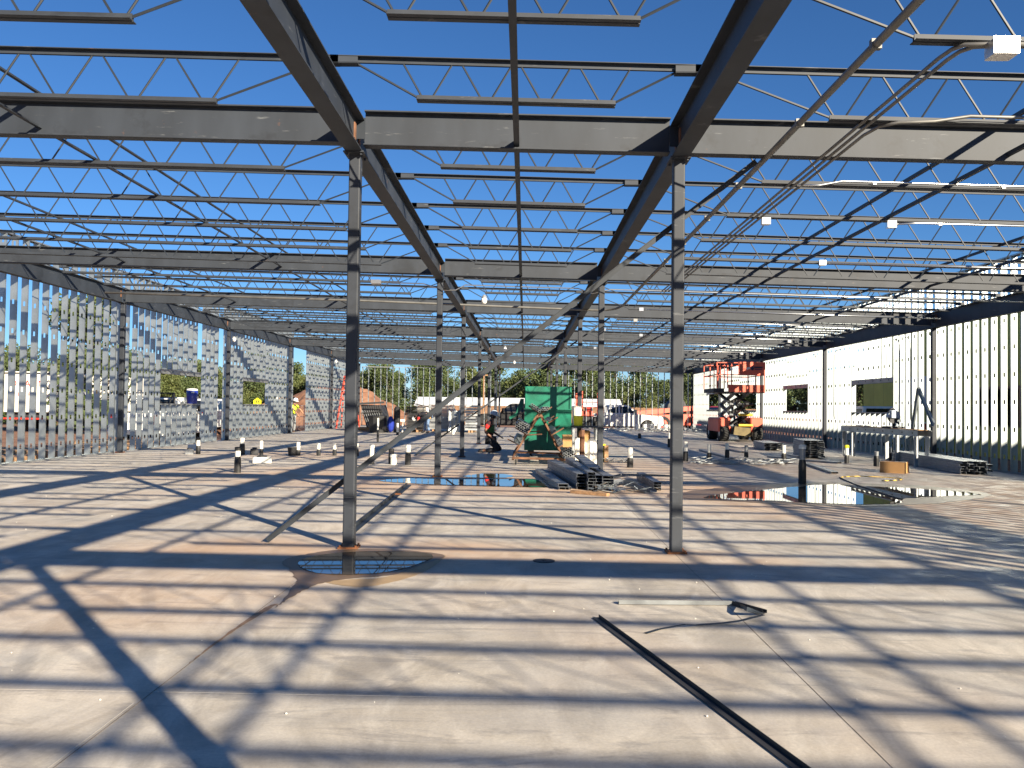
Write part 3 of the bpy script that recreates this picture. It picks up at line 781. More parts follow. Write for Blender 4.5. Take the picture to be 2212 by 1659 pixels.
b = MB(); b.add([(r_.x,r_.y-.01,.004),(r_.x-.06,r_.y-.05,.004),(s_.x,s_.y,.05),(s_.x+.02,s_.y+.05,.07),(q.x+.02,q.y-.015,.03),(q.x+.04,q.y-.02,.005)], [(0,1,2,3),(3,2,5,4)]); b.build('torn_flap', M['steel2'], o)
o = thing('steel_strap', 'thin curled strap lying in front of the bent track', 'strap', gr(1395,1368))
pts = [gr(1395,1368,.004),gr(1425,1359,.004),gr(1480,1349,.03),gr(1505,1350,.008),gr(1560,1346,.01),gr(1605,1340,.02),gr(1650,1328,.03)]
b = MB()
for i in range(len(pts)-1):
    a, c = pts[i], pts[i+1]; n = (c-a).cross(Vector((0,0,1))).normalized()*.013
    b.add([a-n,c-n,c+n,a+n,a-n+Vector((0,0,.002)),c-n+Vector((0,0,.002)),c+n+Vector((0,0,.002)),a+n+Vector((0,0,.002))],[(0,3,2,1),(4,5,6,7),(0,1,5,4),(3,7,6,2)])
b.build('strap_band', M['steel2'], o)
b = MB(); rnd = random.Random(11)
for i in range(260):
    x, y = rnd.uniform(-7,7), 2.3+rnd.random()**1.6*14
    r = rnd.uniform(.002,.006)
    b.ball((x,y,r*.7), r, 5, 3, (1,rnd.uniform(.6,1.4),.8))
tag(b.build('pebbles', M['cream']), 'small pale chips scattered over the slab', 'pebbles', kind='stuff')

# ---- studs lying in piles
def cstud(b, p, q, w=.15, h=.045, t=.003, flip=False):
    y = (lambda v: h-v) if flip else (lambda v: v)
    poly = [(-w/2,y(0)),(-w/2,y(h)),(w/2,y(h)),(w/2,y(0)),(w/2-t,y(0)),(w/2-t,y(h-t)),(-w/2+t,y(h-t)),(-w/2+t,y(0))]
    b.prof(p, q, poly if not flip else poly[::-1])
def stud_stack(x, y, ang, L, rows, label, name='metal_stud', group='loose galvanised studs', z0=.005, jitter=.03, w=.15, h=.046, m='galvp', seed=1):
    rnd = random.Random(seed); d = Vector((math.sin(ang), math.cos(ang), 0)); s_ = Vector((d.y,-d.x,0))
    for k in range(rows):
        p = Vector((x,y,z0+k*(h+.003)))+d*rnd.uniform(-jitter,jitter)+s_*rnd.uniform(-jitter,jitter)*.3
        b = MB(); cstud(b, p, p+d*L, w, h, flip=(k%2==0 and False))
        o = b.build(name, M[m], loc=p); tag(o, label, 'metal stud', group)
px = lambda v: 1400+v/5.53
def pile(cx, cy, bx, by, rows, label, seed, **k):
    p = gr((1400+cx/5.53)/1.2346, (1220+cy/5.53)/1.2346); q = gr((1400+bx/5.53)/1.2346, (1220+by/5.53)/1.2346)
    d = q-p; stud_stack(p.x, p.y, math.atan2(d.x,d.y), d.length, rows, label, 'metal_stud', 'studs in the pile by the far right column', seed=seed, **k)
pile(570,478,215,240,2,'stud of the low left pair in the pile',1, w=.17)
pile(640,478,330,230,1,'single stud lying between the low pair and the square stack',9, w=.1)
pile(850,472,400,215,5,'stud of the square stack of five in the pile',2, w=.2, h=.05)
pile(985,490,640,210,6,'stud of the tall dark middle stack in the pile',3, w=.13, h=.048)
pile(1080,490,720,215,5,'stud of the stack right of the middle one',4, w=.17, h=.048)
pile(1225,500,830,225,5,'stud of the rightmost square stack, ends facing the viewer',5, w=.19, h=.048)
pile(1030,440,790,190,1,'single stud lying across the top of the pile',6, w=.2, z0=.30)
pile(1960,490,1700,330,3,'stud of the three fanned out at the right of the pile',7, w=.13)
def strip(pts, w, label):
    P = [gr((1400+a/5.53)/1.2346,(1220+c/5.53)/1.2346,0)+Vector((0,0,z)) for a, c, z in pts]
    b = MB()
    for i in range(len(P)-1):
        b.prof(P[i], P[i+1], [(-w/2,0),(w/2,0),(w/2,.035),(w/2-.003,.035),(w/2-.003,.003),(-w/2+.003,.003),(-w/2+.003,.035),(-w/2,.035)], caps=i in (0,len(P)-2))
    o = b.build('metal_track', M['galvp'], loc=P[0]); tag(o, label, 'metal track', 'bent tracks in the pile')
strip([(1180,420,.1),(1450,400,.16),(1700,395,.15),(2110,360,.10)], .13, 'long straight track sticking out to the right of the pile')
strip([(1260,460,.10),(1450,450,.12),(1650,470,.08),(1800,500,.03),(1900,520,.005)], .12, 'upper curved track of the pile')
strip([(1300,470,.05),(1420,462,.08),(1600,490,.05),(1720,512,.02),(1810,527,.004)], .11, 'lower curved track of the pile')
p, q = gr((1400+690/5.53)/1.2346,(1220+525/5.53)/1.2346), gr((1400+1225/5.53)/1.2346,(1220+572/5.53)/1.2346)
b = MB(); b.bar(p+Vector((0,0,.025)), q+Vector((0,0,.025)), .09, .045); o = b.build('timber', M['wood'], loc=p); tag(o, 'weathered timber lying in front of the stud pile', 'timber')
rnd = random.Random(5); b = MB(); c = gr((1400+1370/5.53)/1.2346,(1220+525/5.53)/1.2346)
for i in range(26):
    a = c+Vector((rnd.uniform(-.4,.4), rnd.uniform(-.15,.2), rnd.uniform(.01,.12))); e = a+Vector((rnd.uniform(-.2,.2), rnd.uniform(-.1,.1), rnd.uniform(-.05,.08)))
    b.prof(a, e, [(-.03,0),(.03,.01),(.03,.013),(-.03,.003)])
tag(b.build('scrap_metal', M['galv']), 'curled bright metal scraps at the front of the stud pile', 'scrap', kind='stuff')
def straystud(a, c, label, w=.15, z=.004, m='galvp'):
    p, q = gr(*a), gr(*c); b = MB(); cstud(b, p+Vector((0,0,z)), q+Vector((0,0,z)), w)
    o = b.build('metal_stud', M[m], loc=p); tag(o, label, 'metal stud', 'stray studs on the slab')
D3 = lambda x, y: ((1820+x/4.608)/1.2346, (1160+y/4.608)/1.2346)
straystud(D3(230,195), D3(620,300), 'stray stud lying left of the scrap heap, below the scissor lift')
straystud(D3(560,185), D3(745,222), 'stray stud lying just in front of the scissor lift wheels')
straystud(D3(1055,275), D3(1450,315), 'stray stud lying in front of the low stack at right', .1)
straystud(D3(1500,355), D3(1870,478), 'long stray stud pointing from the puddle stub to the right')
straystud(D3(1290,275), D3(1430,300), 'short stray stud leaning at the foot of the tall stack', .12, .05)
straystud(D3(1510,325), D3(1930,352), 'flat bluish stray stud lying in front of the tall stack', .2)
rnd = random.Random(8); b = MB()
for i in range(190):
    x = rnd.uniform(60,1250); y = 335+rnd.gauss(0,16)+ (10 if x > 500 else 0)
    a = gr(*D3(x,y)); a.z = rnd.uniform(.005,.07); L = rnd.uniform(.08,.5); an = rnd.uniform(-.9,.9)
    e = a+Vector((math.cos(an)*L, math.sin(an)*L*.8, rnd.uniform(-.03,.05))); e.z = max(.004, e.z)
    w_ = rnd.uniform(.012,.045); b.prof(a, e, [(-w_,0),(w_,0),(w_,.012),(w_-.003,.012),(w_-.003,.003),(-w_,.003)])
tag(b.build('scrap_heap', M['galvd']), 'long low heap of metal offcuts along the right side of the slab', 'scrap', kind='stuff')
# ordered stacks
for k in range(8): 
    for c_ in range(3):
        b = MB(); p = Vector((8.12+c_*.205+.01*math.sin(k*3+c_), 24.95+.05*math.sin(k*5+c_*2), .03+k*.062)); cstud(b, p, p+Vector((.25,1.75,0)), .19, .058)
        tag(b.build('metal_stud', M['galvp'], loc=p), f'short stud in the tall stack under the window, {["left","middle","right"][c_]} column of its open ends', 'metal stud', 'tall stack of short studs by the right wall')
for k in range(4):
    for c_ in range(3):
        b = MB(); p = Vector((8.25+c_*.21, 29.4+.05*math.sin(k*4+c_), .02+k*.062)); cstud(b, p, p+Vector((.2,2.2,0)), .19, .058)
        tag(b.build('metal_stud', M['galvp'], loc=p), f'stud in the low stack between tall stack and scissor lift, {["left","middle","right"][c_]} column', 'metal stud', 'low stack of studs by the right wall')
for k in range(5):
    for c_ in range(5):
        b = MB(); p = Vector((9.85+c_*.13, 19.5+.12*math.sin(k*3+c_*2), .01+k*.058)); cstud(b, p, p+Vector((.45,4.7,0)), .12, .054)
        tag(b.build('metal_stud', M['galvp'], loc=p), f'long stud in the shaded bundle along the right wall, {["bottom","second","middle","fourth","top"][k]} layer', 'metal stud', 'bundle of long studs along the right wall')

# ---- saw bench with chop saw
X, y0, y1 = 9.95, 21.75, 27.0
o = thing('saw_bench', 'long bench made of steel track on legs before the right wall', 'bench', (X,24.4,0))
b = MB()
b.prof((X-.1,y0,.92),(X-.1,y1,.92),[(-.045,0),(0,0),(0,.15*-1),(-.045,-.15),(-.045,-.147),(-.003,-.147),(-.003,-.003),(-.045,-.003)]); b.build('front_rail', M['galv'], o)
b = MB(); b.prof((X+.25,y0,.92),(X+.25,y1,.92),[(-.045,0),(0,0),(0,-.15),(-.045,-.15),(-.045,-.147),(-.003,-.147),(-.003,-.003),(-.045,-.003)]); b.build('back_rail', M['galv'], o)
b = MB(); b.box(X-.09,X+.24,y0+.1,y1-.1,.921,.935); b.build('top_board', M['wood'], o)
for y in (y0+.15, y0+1.9, y1-.2):
    for xx in (X-.08, X+.2):
        b = MB(); b.box(xx-.045,xx+.045,y-.02,y+.02,0,.765); b.build('leg', M['galvd'], o)
h = MB()
y = y0+.3
while y < y1-.3: h.box(X-.1035,X-.1005,y-.03,y+.03,.83,.87); y += .6
h.build('rail_slot', M['dark'], o)
t = thing('chop_saw', 'grey chop saw with raised round guard on the saw bench', 'saw', (X+.05,23.55,.936), R(12))
b = MB(); b.rbox(-.22,.22,-.2,.2,0,.05,.015); b.build('base', M['dark'], t, world=False)
b = MB(); b.bar((.1,.1,.05),(.02,.05,.3),.06); b.bar((.0,.05,.3),(.16,-.02,.12),.05); b.build('arm', M['dark'], t, world=False)
b = MB(); b.extr([(.0+.19*math.cos(R(a)),.30+.19*math.sin(R(a))) for a in range(-10,200,15)], 'y', -.05,.05); b.build('blade_guard', M['hatgrey'], t, world=False)
b = MB(); b.extr([(.17*math.cos(R(a)),.30+.17*math.sin(R(a))) for a in range(0,360,20)], 'y', -.003,.003); b.build('blade', M['dark'], t, world=False)
b = MB(); b.cyl((.05,.05,.34),(.05,.24,.34),.085,12); b.build('motor', M['grey'], t, world=False)
b = MB(); b.tube([(-.16,0,.42),(-.13,0,.50),(-.04,0,.53),(.05,0,.51)],.022,7); b.build('handle', M['black'], t, world=False)
for k, (yy, w_) in enumerate(((24.6,.22),(25.2,.3),(25.9,.18))):
    b = MB(); cstud(b, Vector((X-.03+.08*k,yy,.937)), Vector((X+.12-.03*k,yy+w_*1.3,.937)), .07, .03); tag(b.build('stud_offcut', M['galv'], loc=(X,yy,.937)), ['short bright stud offcut on the bench nearest the saw','long stud offcut in the middle of the bench','small stud offcut at the far end of the bench'][k], 'offcut', 'offcuts on the saw bench')
# folded stud leaning at the wall
o = thing('folded_stud', 'stud folded into an upside down V leaning on the right wall', 'metal stud', (11.0,24.0,0))
a = Vector((10.98,24.15,2.02)); b = MB()
b.prof(a, Vector((10.92,23.15,1.05)), [(-.075,0),(.075,0),(.075,.04),(.073,.04),(.073,.002),(-.073,.002),(-.073,.04),(-.075,.04)], (-1,0,0)); b.build('long_arm', M['galv'], o)
b = MB(); b.prof(a+Vector((0,.02,.02)), Vector((10.95,24.75,.004)), [(-.075,0),(.075,0),(.075,.04),(.073,.04),(.073,.002),(-.073,.002),(-.073,.04),(-.075,.04)], (-1,0,0)); b.build('short_arm', M['galv'], o)
# cardboard box
p = gr(1932,1021); o = thing('cardboard_box','closed cardboard box on the slab in front of the saw bench','box',p,R(-38))
b = MB(); b.box(-.26,.26,-.2,.2,0,.25); b.build('carton', M['card'], o, world=False)
b = MB(); b.box(-.262,.262,-.025,.025,.2505,.2535); b.build('tape', M['cream'], o, world=False)
def hose(pts, r, label, m, name, z=.012):
    b = MB(); P = [gr(*D3(x,y))+Vector((0,0,z)) for x, y in pts]; Q = []
    for i in range(len(P)-1):
        p0, p1, p2, p3 = P[max(i-1,0)], P[i], P[i+1], P[min(i+2,len(P)-1)]
        for t in (0,.25,.5,.75): Q.append(.5*((2*p1)+(-p0+p2)*t+(2*p0-5*p1+4*p2-p3)*t*t+(-p0+3*p1-3*p2+p3)*t**3))
    b.tube(Q+[P[-1]], r, 6); tag(b.build(name, M[m], loc=P[0]), label, 'cord')
hose([(1930,530),(1960,545),(2030,575),(2110,610),(2212,645),(2400,705),(2560,760),(2700,800)], .012, 'black air hose curving past the right puddle', 'black', 'air_hose')
hose([(1935,528),(2000,518),(2150,512),(2350,518),(2550,530),(2700,545),(2650,560),(2450,570)], .008, 'yellow extension cord running below the cardboard box', 'yellow', 'extension_cord', .010)

# ---- green hopper
gx0, gx1, gy = -.01, 1.32, 24.35
o = thing('dump_hopper', 'tall green steel hopper on casters behind the pipe rack', 'hopper', (.65,gy,0))
z0, z1, zm = .16, 1.97, 1.33
b = MB(); b.extr([(gy,z1),(gy+.02,z1),(gy+.02,zm),(gy+.10,.62),(gy+.10,z0),(gy+.08,z0),(gy+.08,.62),(gy,zm)], 'x', gx0, gx1); b.build('front_panel', M['green'], o)
for sx, nm in ((gx0,'l'),(gx1-.02,'r')):
    b = MB(); b.extr([(gy+.021,z1),(gy+1.3,z1-.75),(gy+1.1,z0),(gy+.101,z0),(gy+.101,.62),(gy+.021,zm)], 'x', sx, sx+.02); b.build('side_panel', M['green'], o)
b = MB(); b.box(gx0+.02,gx1-.02,gy+.10,gy+1.1,z0,z0+.03); b.build('floor_plate', M['green'], o)
b = MB()
for x in (gx0+.02, gx1-.06): b.box(x,x+.04,gy-.035,gy-.003,zm+.02,z1-.003)
b.box(gx0-.01,gx1+.01,gy-.03,gy-.003,zm-.02,zm+.015); b.build('rim', M['green'], o)
b = MB(); b.extr([(gx0-.02,1.62),(gx0-.02,1.45),(gx0-.18,1.15),(gx0-.42,1.02),(gx0-.44,1.10),(gx0-.24,1.22),(gx0-.12,1.62)], 'y', gy+.25, gy+.29); b.build('tip_lever', M['green'], o)
b = MB(); b.box(gx0+.1,gx0+.28,gy+.15,gy+1.0,.10,.155); b.build('fork_pocket', M['dark'], o)
b = MB(); b.box(gx1-.28,gx1-.1,gy+.15,gy+1.0,.10,.155); b.build('fork_pocket', M['dark'], o)
for x in (gx0+.19, gx1-.19):
    for y in (gy+.22, gy+.95):
        b = MB(); b.cyl((x-.025,y,.052),(x+.025,y,.052),.05,10); b.build('caster', M['rubber'], o)

# ---- A-frame pipe rack in front of it
def rk(cx, cy): return ((1250+cx/4.1475)/1.2346-1131)/89.9, 1.4-((950+cy/4.1475)/1.2346-878.4)/89.9
ry = 20.75
o = thing('pipe_rack', 'rusty A-frame cart carrying bundles of pipe', 'pipe rack', (.5,ry,0))
def rbar(a, c, y, w=.045, name='leg'):
    x0, z0_ = rk(*a); x1, z1_ = rk(*c); b = MB(); b.bar((x0,y,max(z0_,.12)),(x1,y,max(z1_,.12)),w,w,(0,1,0)); b.build(name, M['rustbar'], o)
YB = ry+2.55
for y in (ry, YB):
    rbar((490,1105),(772,645), y); rbar((1035,1105),(785,645), y)
    for a, c in (((778,640),(652,548)), ((778,640),(905,560)), ((640,878),(497,790)), ((868,738),(972,672)), ((565,992),(418,922)), ((905,872),(1040,790)), ((985,1008),(1112,935)), ((1050,1138),(1176,1070))):
        rbar(a, c, y, .03, 'arm')
    rbar((470,1128),(1120,1138), y, .05, 'foot_beam')
    rbar((600,878),(800,862), y, .03, 'cross_bar')
for cx in (480, 1030):
    x, z = rk(cx,1120); b = MB(); b.bar((x,ry+.03,.13),(x,YB-.03,.13),.05); b.build('side_beam', M['rustbar'], o)
    for y in (ry+.02, YB-.05):
        b = MB(); b.cyl((x+.05,y,.055),(x+.09,y,.055),.055,10); b.bar((x+.07,y,.1),(x+.07,y,.12),.03); b.build('caster', M['rubber'], o)
def bundle(cx, cy, ux, uz, nu, nv, r, label, m='galvd', skip=()):
    """parallel pipes along Y, packed from corner (cx,cy): nu across, nv up; tilt by vector (ux,uz)"""
    x0, z0_ = rk(cx, cy); u = Vector((ux,0,uz)).normalized(); v = Vector((-u.z,0,u.x))
    if v.z < 0: v = -v
    for j in range(nv):
        for i in range(nu):
            if (i,j) in skip: continue
            c = Vector((x0,0,z0_))+u*(2*r*(i+.5*(j%2)))+v*(1.74*r*j)
            dy = .04*math.sin(i*5.1+j*2.3)
            b = MB(); b.ring((c.x,ry-.25+dy,c.z),(c.x,YB+.30+dy,c.z), r*.98, r*.16, 10)
            tag(b.build('steel_pipe', M[m], loc=(c.x,ry,c.z)), label, 'pipe', 'pipes on the rack: '+label[:34])
bundle(768,612,-1,.62,5,2,.027,'pipe of the topmost bundle on the rack, lying in the left of its V')
bundle(800,590,1,-.0,3,2,.027,'pipe of the topmost bundle on the rack, right of its V tip')
bundle(632,848,-1,.6,6,4,.029,'large pipe of the middle left bundle on the rack')
bundle(552,972,-1,.5,5,5,.017,'small pipe of the lower left bundle on the rack', 'galv')
bundle(905,850,1,.55,5,4,.014,'thin pipe of the middle right bundle on the rack', 'galv')
bundle(985,985,1,.55,4,6,.016,'small pipe of the lower right bundle on the rack','galv')
bundle(1062,1115,1,.55,4,4,.030,'large pipe of the bottom right bundle on the rack')
bundle(868,715,1,.6,4,2,.013,'thin pipe of the upper right bundle on the rack','galv')
xa, za = rk(1030,1002); xb, zb = rk(1132,868)
t = thing('cardboard_box','upright orange-brown carton standing on the right arms of the rack','box',((xa+xb)/2,ry+.15,za))
b = MB(); b.box(xa,xb,ry-.02,ry+.35,za,zb); b.build('carton', M['card'], t)
b = MB(); b.box(xa-.003,xb+.003,ry-.024,ry+.02,zb-.09,zb-.087); b.build('seam', M['wood'], t)
# tool bench and clutter right of the rack
o = thing('work_table','dark tool table right of the green hopper','table',(1.6,23.0,0))
b = MB(); b.box(1.24,1.96,22.7,23.4,.86,.90); b.build('tabletop', M['dark'], o)
for x in (1.29,1.90):
    for y in (22.75,23.33): b = MB(); b.box(x-.03,x+.03,y-.03,y+.03,0,.86); b.build('leg', M['galvd'], o)
b = MB(); b.box(1.28,1.92,22.8,23.3,.42,.45); b.build('shelf', M['galvd'], o)
def pail(x, y, z, r, h, m, label, lid=True):
    o = thing('bucket', label, 'bucket', (x,y,z)); b = MB(); b.lathe([(r*.85,0),(r,h),(r*.93,h),(r*.78,.01)], 14, (x,y,z), caps=False); b.build('pail', M[m], o)
    if lid: b = MB(); b.lathe([(r*1.05,0),(r*1.05,.02),(r*.9,.03)], 14, (x,y,z+h)); b.build('lid', M[m], o)
pail(1.42,22.9,.90,.13,.24,'brightyel','yellow bucket on the tool table')
pail(1.40,23.22,.90,.13,.50,'pvc','tall white bucket behind the yellow one on the tool table')
pail(1.98,22.5,0,.13,.42,'brightyel','bright yellow bin on the floor beside the second right column')
def sheet(x0, x1, y, z1, m, label, lean=.25, wob=.03, name='leaning_sheet', cat='sheet'):
    b = MB(); n = 7; vs = []
    for i in range(n):
        t = i/(n-1)
        for s_ in (0, .02):
            vs += [(x0+(x1-x0)*t, y+wob*math.sin(i*2.4)+s_, .004), (x0+(x1-x0)*t+.03*math.sin(i*4), y+lean+wob*math.sin(i*1.7)+s_, z1*(.86+.14*math.sin(i*2.9+1)))]
    fs = []
    for i in range(n-1):
        a = i*4; c = a+4; fs += [(a,c,c+1,a+1),(a+2,a+3,c+3,c+2),(a+1,c+1,c+3,a+3),(a,a+2,c+2,c)]
    fs += [(0,1,3,2),((n-1)*4,(n-1)*4+2,(n-1)*4+3,(n-1)*4+1)]
    b.v = vs; b.f = fs; o = b.build(name, M[m], loc=(x0,y,0)); tag(o, label, cat)
sheet(1.50,1.86,21.4,.66,'cream','crumpled white paper sheets leaning by the second right column',.3,.06)
sheet(1.26,1.36,21.3,.72,'cream','narrow white board leaning right of the pipe rack',.2,.01)
sheet(1.36,1.50,21.4,.95,'rustbar','dark brown plank leaning between white board and paper sheets',.25,.01,'leaning_plank','plank')
b = MB(); b.box(2.06,2.16,22.2,22.45,.0,.42); o = b.build('wood_block', M['wood'], loc=(2.1,22.3,0)); tag(o,'brown wooden block standing right of the yellow bin','block')
b = MB(); b.rbox(1.45,1.75,22.95,23.25,.46,.78,.03); o = thing('cardboard_box','orange carton on the shelf of the tool table','box',(1.6,23.1,.46)); b.build('carton', M['card'], o)
rnd = random.Random(4); b = MB()
for i in range(60):
    a = Vector((2.15+rnd.uniform(-.1,.55), 22.0+rnd.uniform(-.2,.2), rnd.uniform(.01,.1))); e = a+Vector((rnd.uniform(-.12,.12),rnd.uniform(-.08,.08),rnd.uniform(-.03,.05))); e.z = max(e.z,.005)
    b.prof(a,e,[(-.012,0),(.012,0),(.012,.01),(-.012,.01)])
tag(b.build('hardware_scraps', M['galvd']), 'small heap of hardware scraps beside the second right column','scrap',kind='stuff')

# ---- stacks on the left rear
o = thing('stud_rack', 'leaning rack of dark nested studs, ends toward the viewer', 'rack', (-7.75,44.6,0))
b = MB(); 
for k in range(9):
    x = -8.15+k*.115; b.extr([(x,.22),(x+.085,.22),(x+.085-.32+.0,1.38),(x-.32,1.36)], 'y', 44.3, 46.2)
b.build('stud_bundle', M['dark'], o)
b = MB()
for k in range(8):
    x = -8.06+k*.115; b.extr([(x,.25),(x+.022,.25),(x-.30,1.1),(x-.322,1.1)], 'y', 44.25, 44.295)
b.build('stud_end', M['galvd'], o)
b = MB(); b.bar((-8.55,44.2,1.43),(-7.25,44.2,1.52),.14,.10); b.bar((-8.45,44.2,.95),(-7.3,44.2,1.08),.05); b.build('cross_strap', M['dark'], o)
b = MB(); b.box(-8.75,-7.0,44.5,46.0,.05,.2); b.build('skid', M['wood'], o)
o = thing('trash_bin','black rubbish bin in front of the leaning stud rack','bin',(-7.3,43.2,0))
b = MB(); b.lathe([(.42,0),(.46,.80),(.43,.80),(.40,.04)],10,(-7.4,43.2,0),caps=False); b.build('tub', M['black'], o)
b = MB(); b.lathe([(.47,.80),(.47,.84),(.3,.86)],10,(-7.4,43.2,0)); b.build('lid', M['black'], o)
o = thing('tarp_bundle','blue tarp bundle beside the black bin','tarp',(-6.9,43.2,0))
b = MB(); b.ball((-6.75,43.3,.42),.42,10,7,(.42,.5,1)); b.build('tarp', M['blue'], o)
o = thing('rolled_membrane','dark upright roll beside the blue tarp','roll',(-6.45,43.3,0))
b = MB(); b.lathe([(.15,0),(.17,.6),(.16,1.2),(.08,1.32)],10,(-6.45,43.4,0)); b.build('roll', M['black'], o)
def plate_stack(x0,x1,y0,y1,n,h,label,m,name='panel_stack'):
    o = thing(name,label,'stack',((x0+x1)/2,(y0+y1)/2,0),0,'stacks of steel at the left rear'); rnd = random.Random(int(x0*10))
    for k in range(n):
        j = rnd.uniform(-.04,.04); b = MB()
        b.prof((x0+j,(y0+y1)/2+rnd.uniform(-.05,.05),.12+k*h),(x1+j,(y0+y1)/2,.12+k*h),[(-(y1-y0)/2,0),((y1-y0)/2,0),((y1-y0)/2,h*.72),(-(y1-y0)/2,h*.72)])
        b.build('layer', M[m], o)
    b = MB(); b.box(x0+.2,x0+.3,y0,y1,0,.117); b.box(x1-.3,x1-.2,y0,y1,0,.117); b.build('dunnage', M['wood'], o)
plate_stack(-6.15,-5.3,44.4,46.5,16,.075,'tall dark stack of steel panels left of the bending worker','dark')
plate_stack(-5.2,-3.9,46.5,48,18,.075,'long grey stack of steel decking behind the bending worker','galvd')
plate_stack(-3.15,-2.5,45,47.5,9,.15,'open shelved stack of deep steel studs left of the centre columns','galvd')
b = MB(); b.bar((-6.0,44.3,1.52),(-5.0,44.6,1.33),.2,.04); tag(b.build('loose_panel', M['dark'], loc=(-5.5,44.4,1.4)),'loose dark sheet tilted on top of the tall dark stack','sheet')
sheet(-4.05,-3.2,45.6,1.35,'galvd','light grey corrugated sheets standing behind the bending worker',.2,.05)
o = thing('sawhorse','white pail and timber sawhorse beside the tall dark stack','sawhorse',(-6.35,44,0))
b = MB(); b.box(-6.75,-6.15,43.9,44.2,.55,.66); b.build('beam', M['cream'], o)
for x in (-6.68,-6.24): b = MB(); b.bar((x,43.95,0),(x,44.05,.55),.06); b.build('leg', M['cream'], o)

# ---- step ladder
o = thing('step_ladder','tall red fibreglass step ladder by the left wall','ladder',(-10.5,50.2,0))
za = 3.0
for sx in (-1,1):
    b = MB(); b.bar((-10.35+sx*.55,49.7,0),(-10.35+sx*.24,50.25,za),.07,.05); b.build('front_rail', M['fibre'], o)
    b = MB(); b.bar((-10.35+sx*.55,51.0,0),(-10.35+sx*.24,50.32,za),.06,.04); b.build('rear_rail', M['fibre'], o)
for k in range(9):
    t = (k+1)/9.6; hw = .55-.31*t; b = MB(); b.box(-10.35-hw,-10.35+hw,49.68+.55*t,49.77+.55*t,za*t-.035,za*t+.035); b.build('step', M['galv'], o)
for k in range(4):
    t = (k+1)/5; hw = .53-.31*t; b = MB(); b.box(-10.35-hw,-10.35+hw,51-.68*t-.02,51-.68*t+.02,za*t-.02,za*t+.02); b.build('rear_brace', M['galv'], o)
b = MB(); b.box(-10.62,-10.08,50.15,50.42,za,za+.05); b.build('ladder_top', M['fibre'], o)
# blue drink cooler on the sill
p = at(422.6,870.5,28.9); c = (WL+.01, 28.95, SI+.003)
o = thing('drink_cooler','round blue drink cooler with white lid on the left window sill','cooler',c)
b = MB(); b.lathe([(.15,0),(.165,.03),(.175,.18),(.185,.2),(.185,.42),(.17,.44)],18,c); b.build('barrel', M['blue'], o, smooth=True)
b = MB(); b.lathe([(.185,.442),(.19,.47),(.16,.505),(.05,.515)],18,c); b.build('lid', M['white'], o, smooth=True)
b = MB(); b.box(c[0]+.06,c[0]+.14,c[1]-.215,c[1]-.165,.36+c[2],.41+c[2]); b.build('handle', M['white'], o)
b = MB(); b.box(c[0]+.165,c[0]+.2,c[1]-.06,c[1]+.06,.19+c[2],.24+c[2]); b.build('spigot', M['white'], o)
# ------------------------------------------------------------------ people
def skin(name, J, E, m, parent, sub=2, root=0):
    """one continuous body grown round a skeleton: J = [(x,y,z,r)], E = edges; local coordinates"""
    me = bpy.data.meshes.new(name); me.from_pydata([j[:3] for j in J], E, []); me.materials.append(M[m])
    o = bpy.data.objects.new(name, me); COL.objects.link(o); o.parent = parent
    s_ = o.modifiers.new('skin', 'SKIN'); s_.use_smooth_shade = True; s_.branch_smoothing = .2
    for i, j in enumerate(J):
        r = j[3]; me.skin_vertices[0].data[i].radius = (r if isinstance(r, tuple) else (r, r))
    me.skin_vertices[0].data[root].use_root = True
    u = o.modifiers.new('subdiv', 'SUBSURF'); u.levels = sub; u.render_levels = sub
    return o
def hand(J, E, w, d, up, side):
    """palm, four bent fingers of different lengths and a thumb from the side of the palm; w = wrist index"""
    d, up = Vector(d).normalized(), Vector(up).normalized(); s_ = d.cross(up).normalized()*side
    p = Vector(J[w][:3]); n = len(J); c = p+d*.05
    J.append((*c, (.028,.016))); E.append((w, n))
    for k, L in enumerate((.062,.075,.070,.052)):
        a = c+d*.035+s_*(k-1.5)*.02; b = a+d*L*.55; e = b+(d*.7-up*.7).normalized()*L*.5
        i = len(J); J += [(*a,.010),(*b,.009),(*e,.0075)]; E += [(n,i),(i,i+1),(i+1,i+2)]
    a = c-s_*.03+d*.0; b = a-s_*.02+d*.035; i = len(J); J += [(*a,.011),(*b,.009)]; E += [(n,i),(i,i+1)]
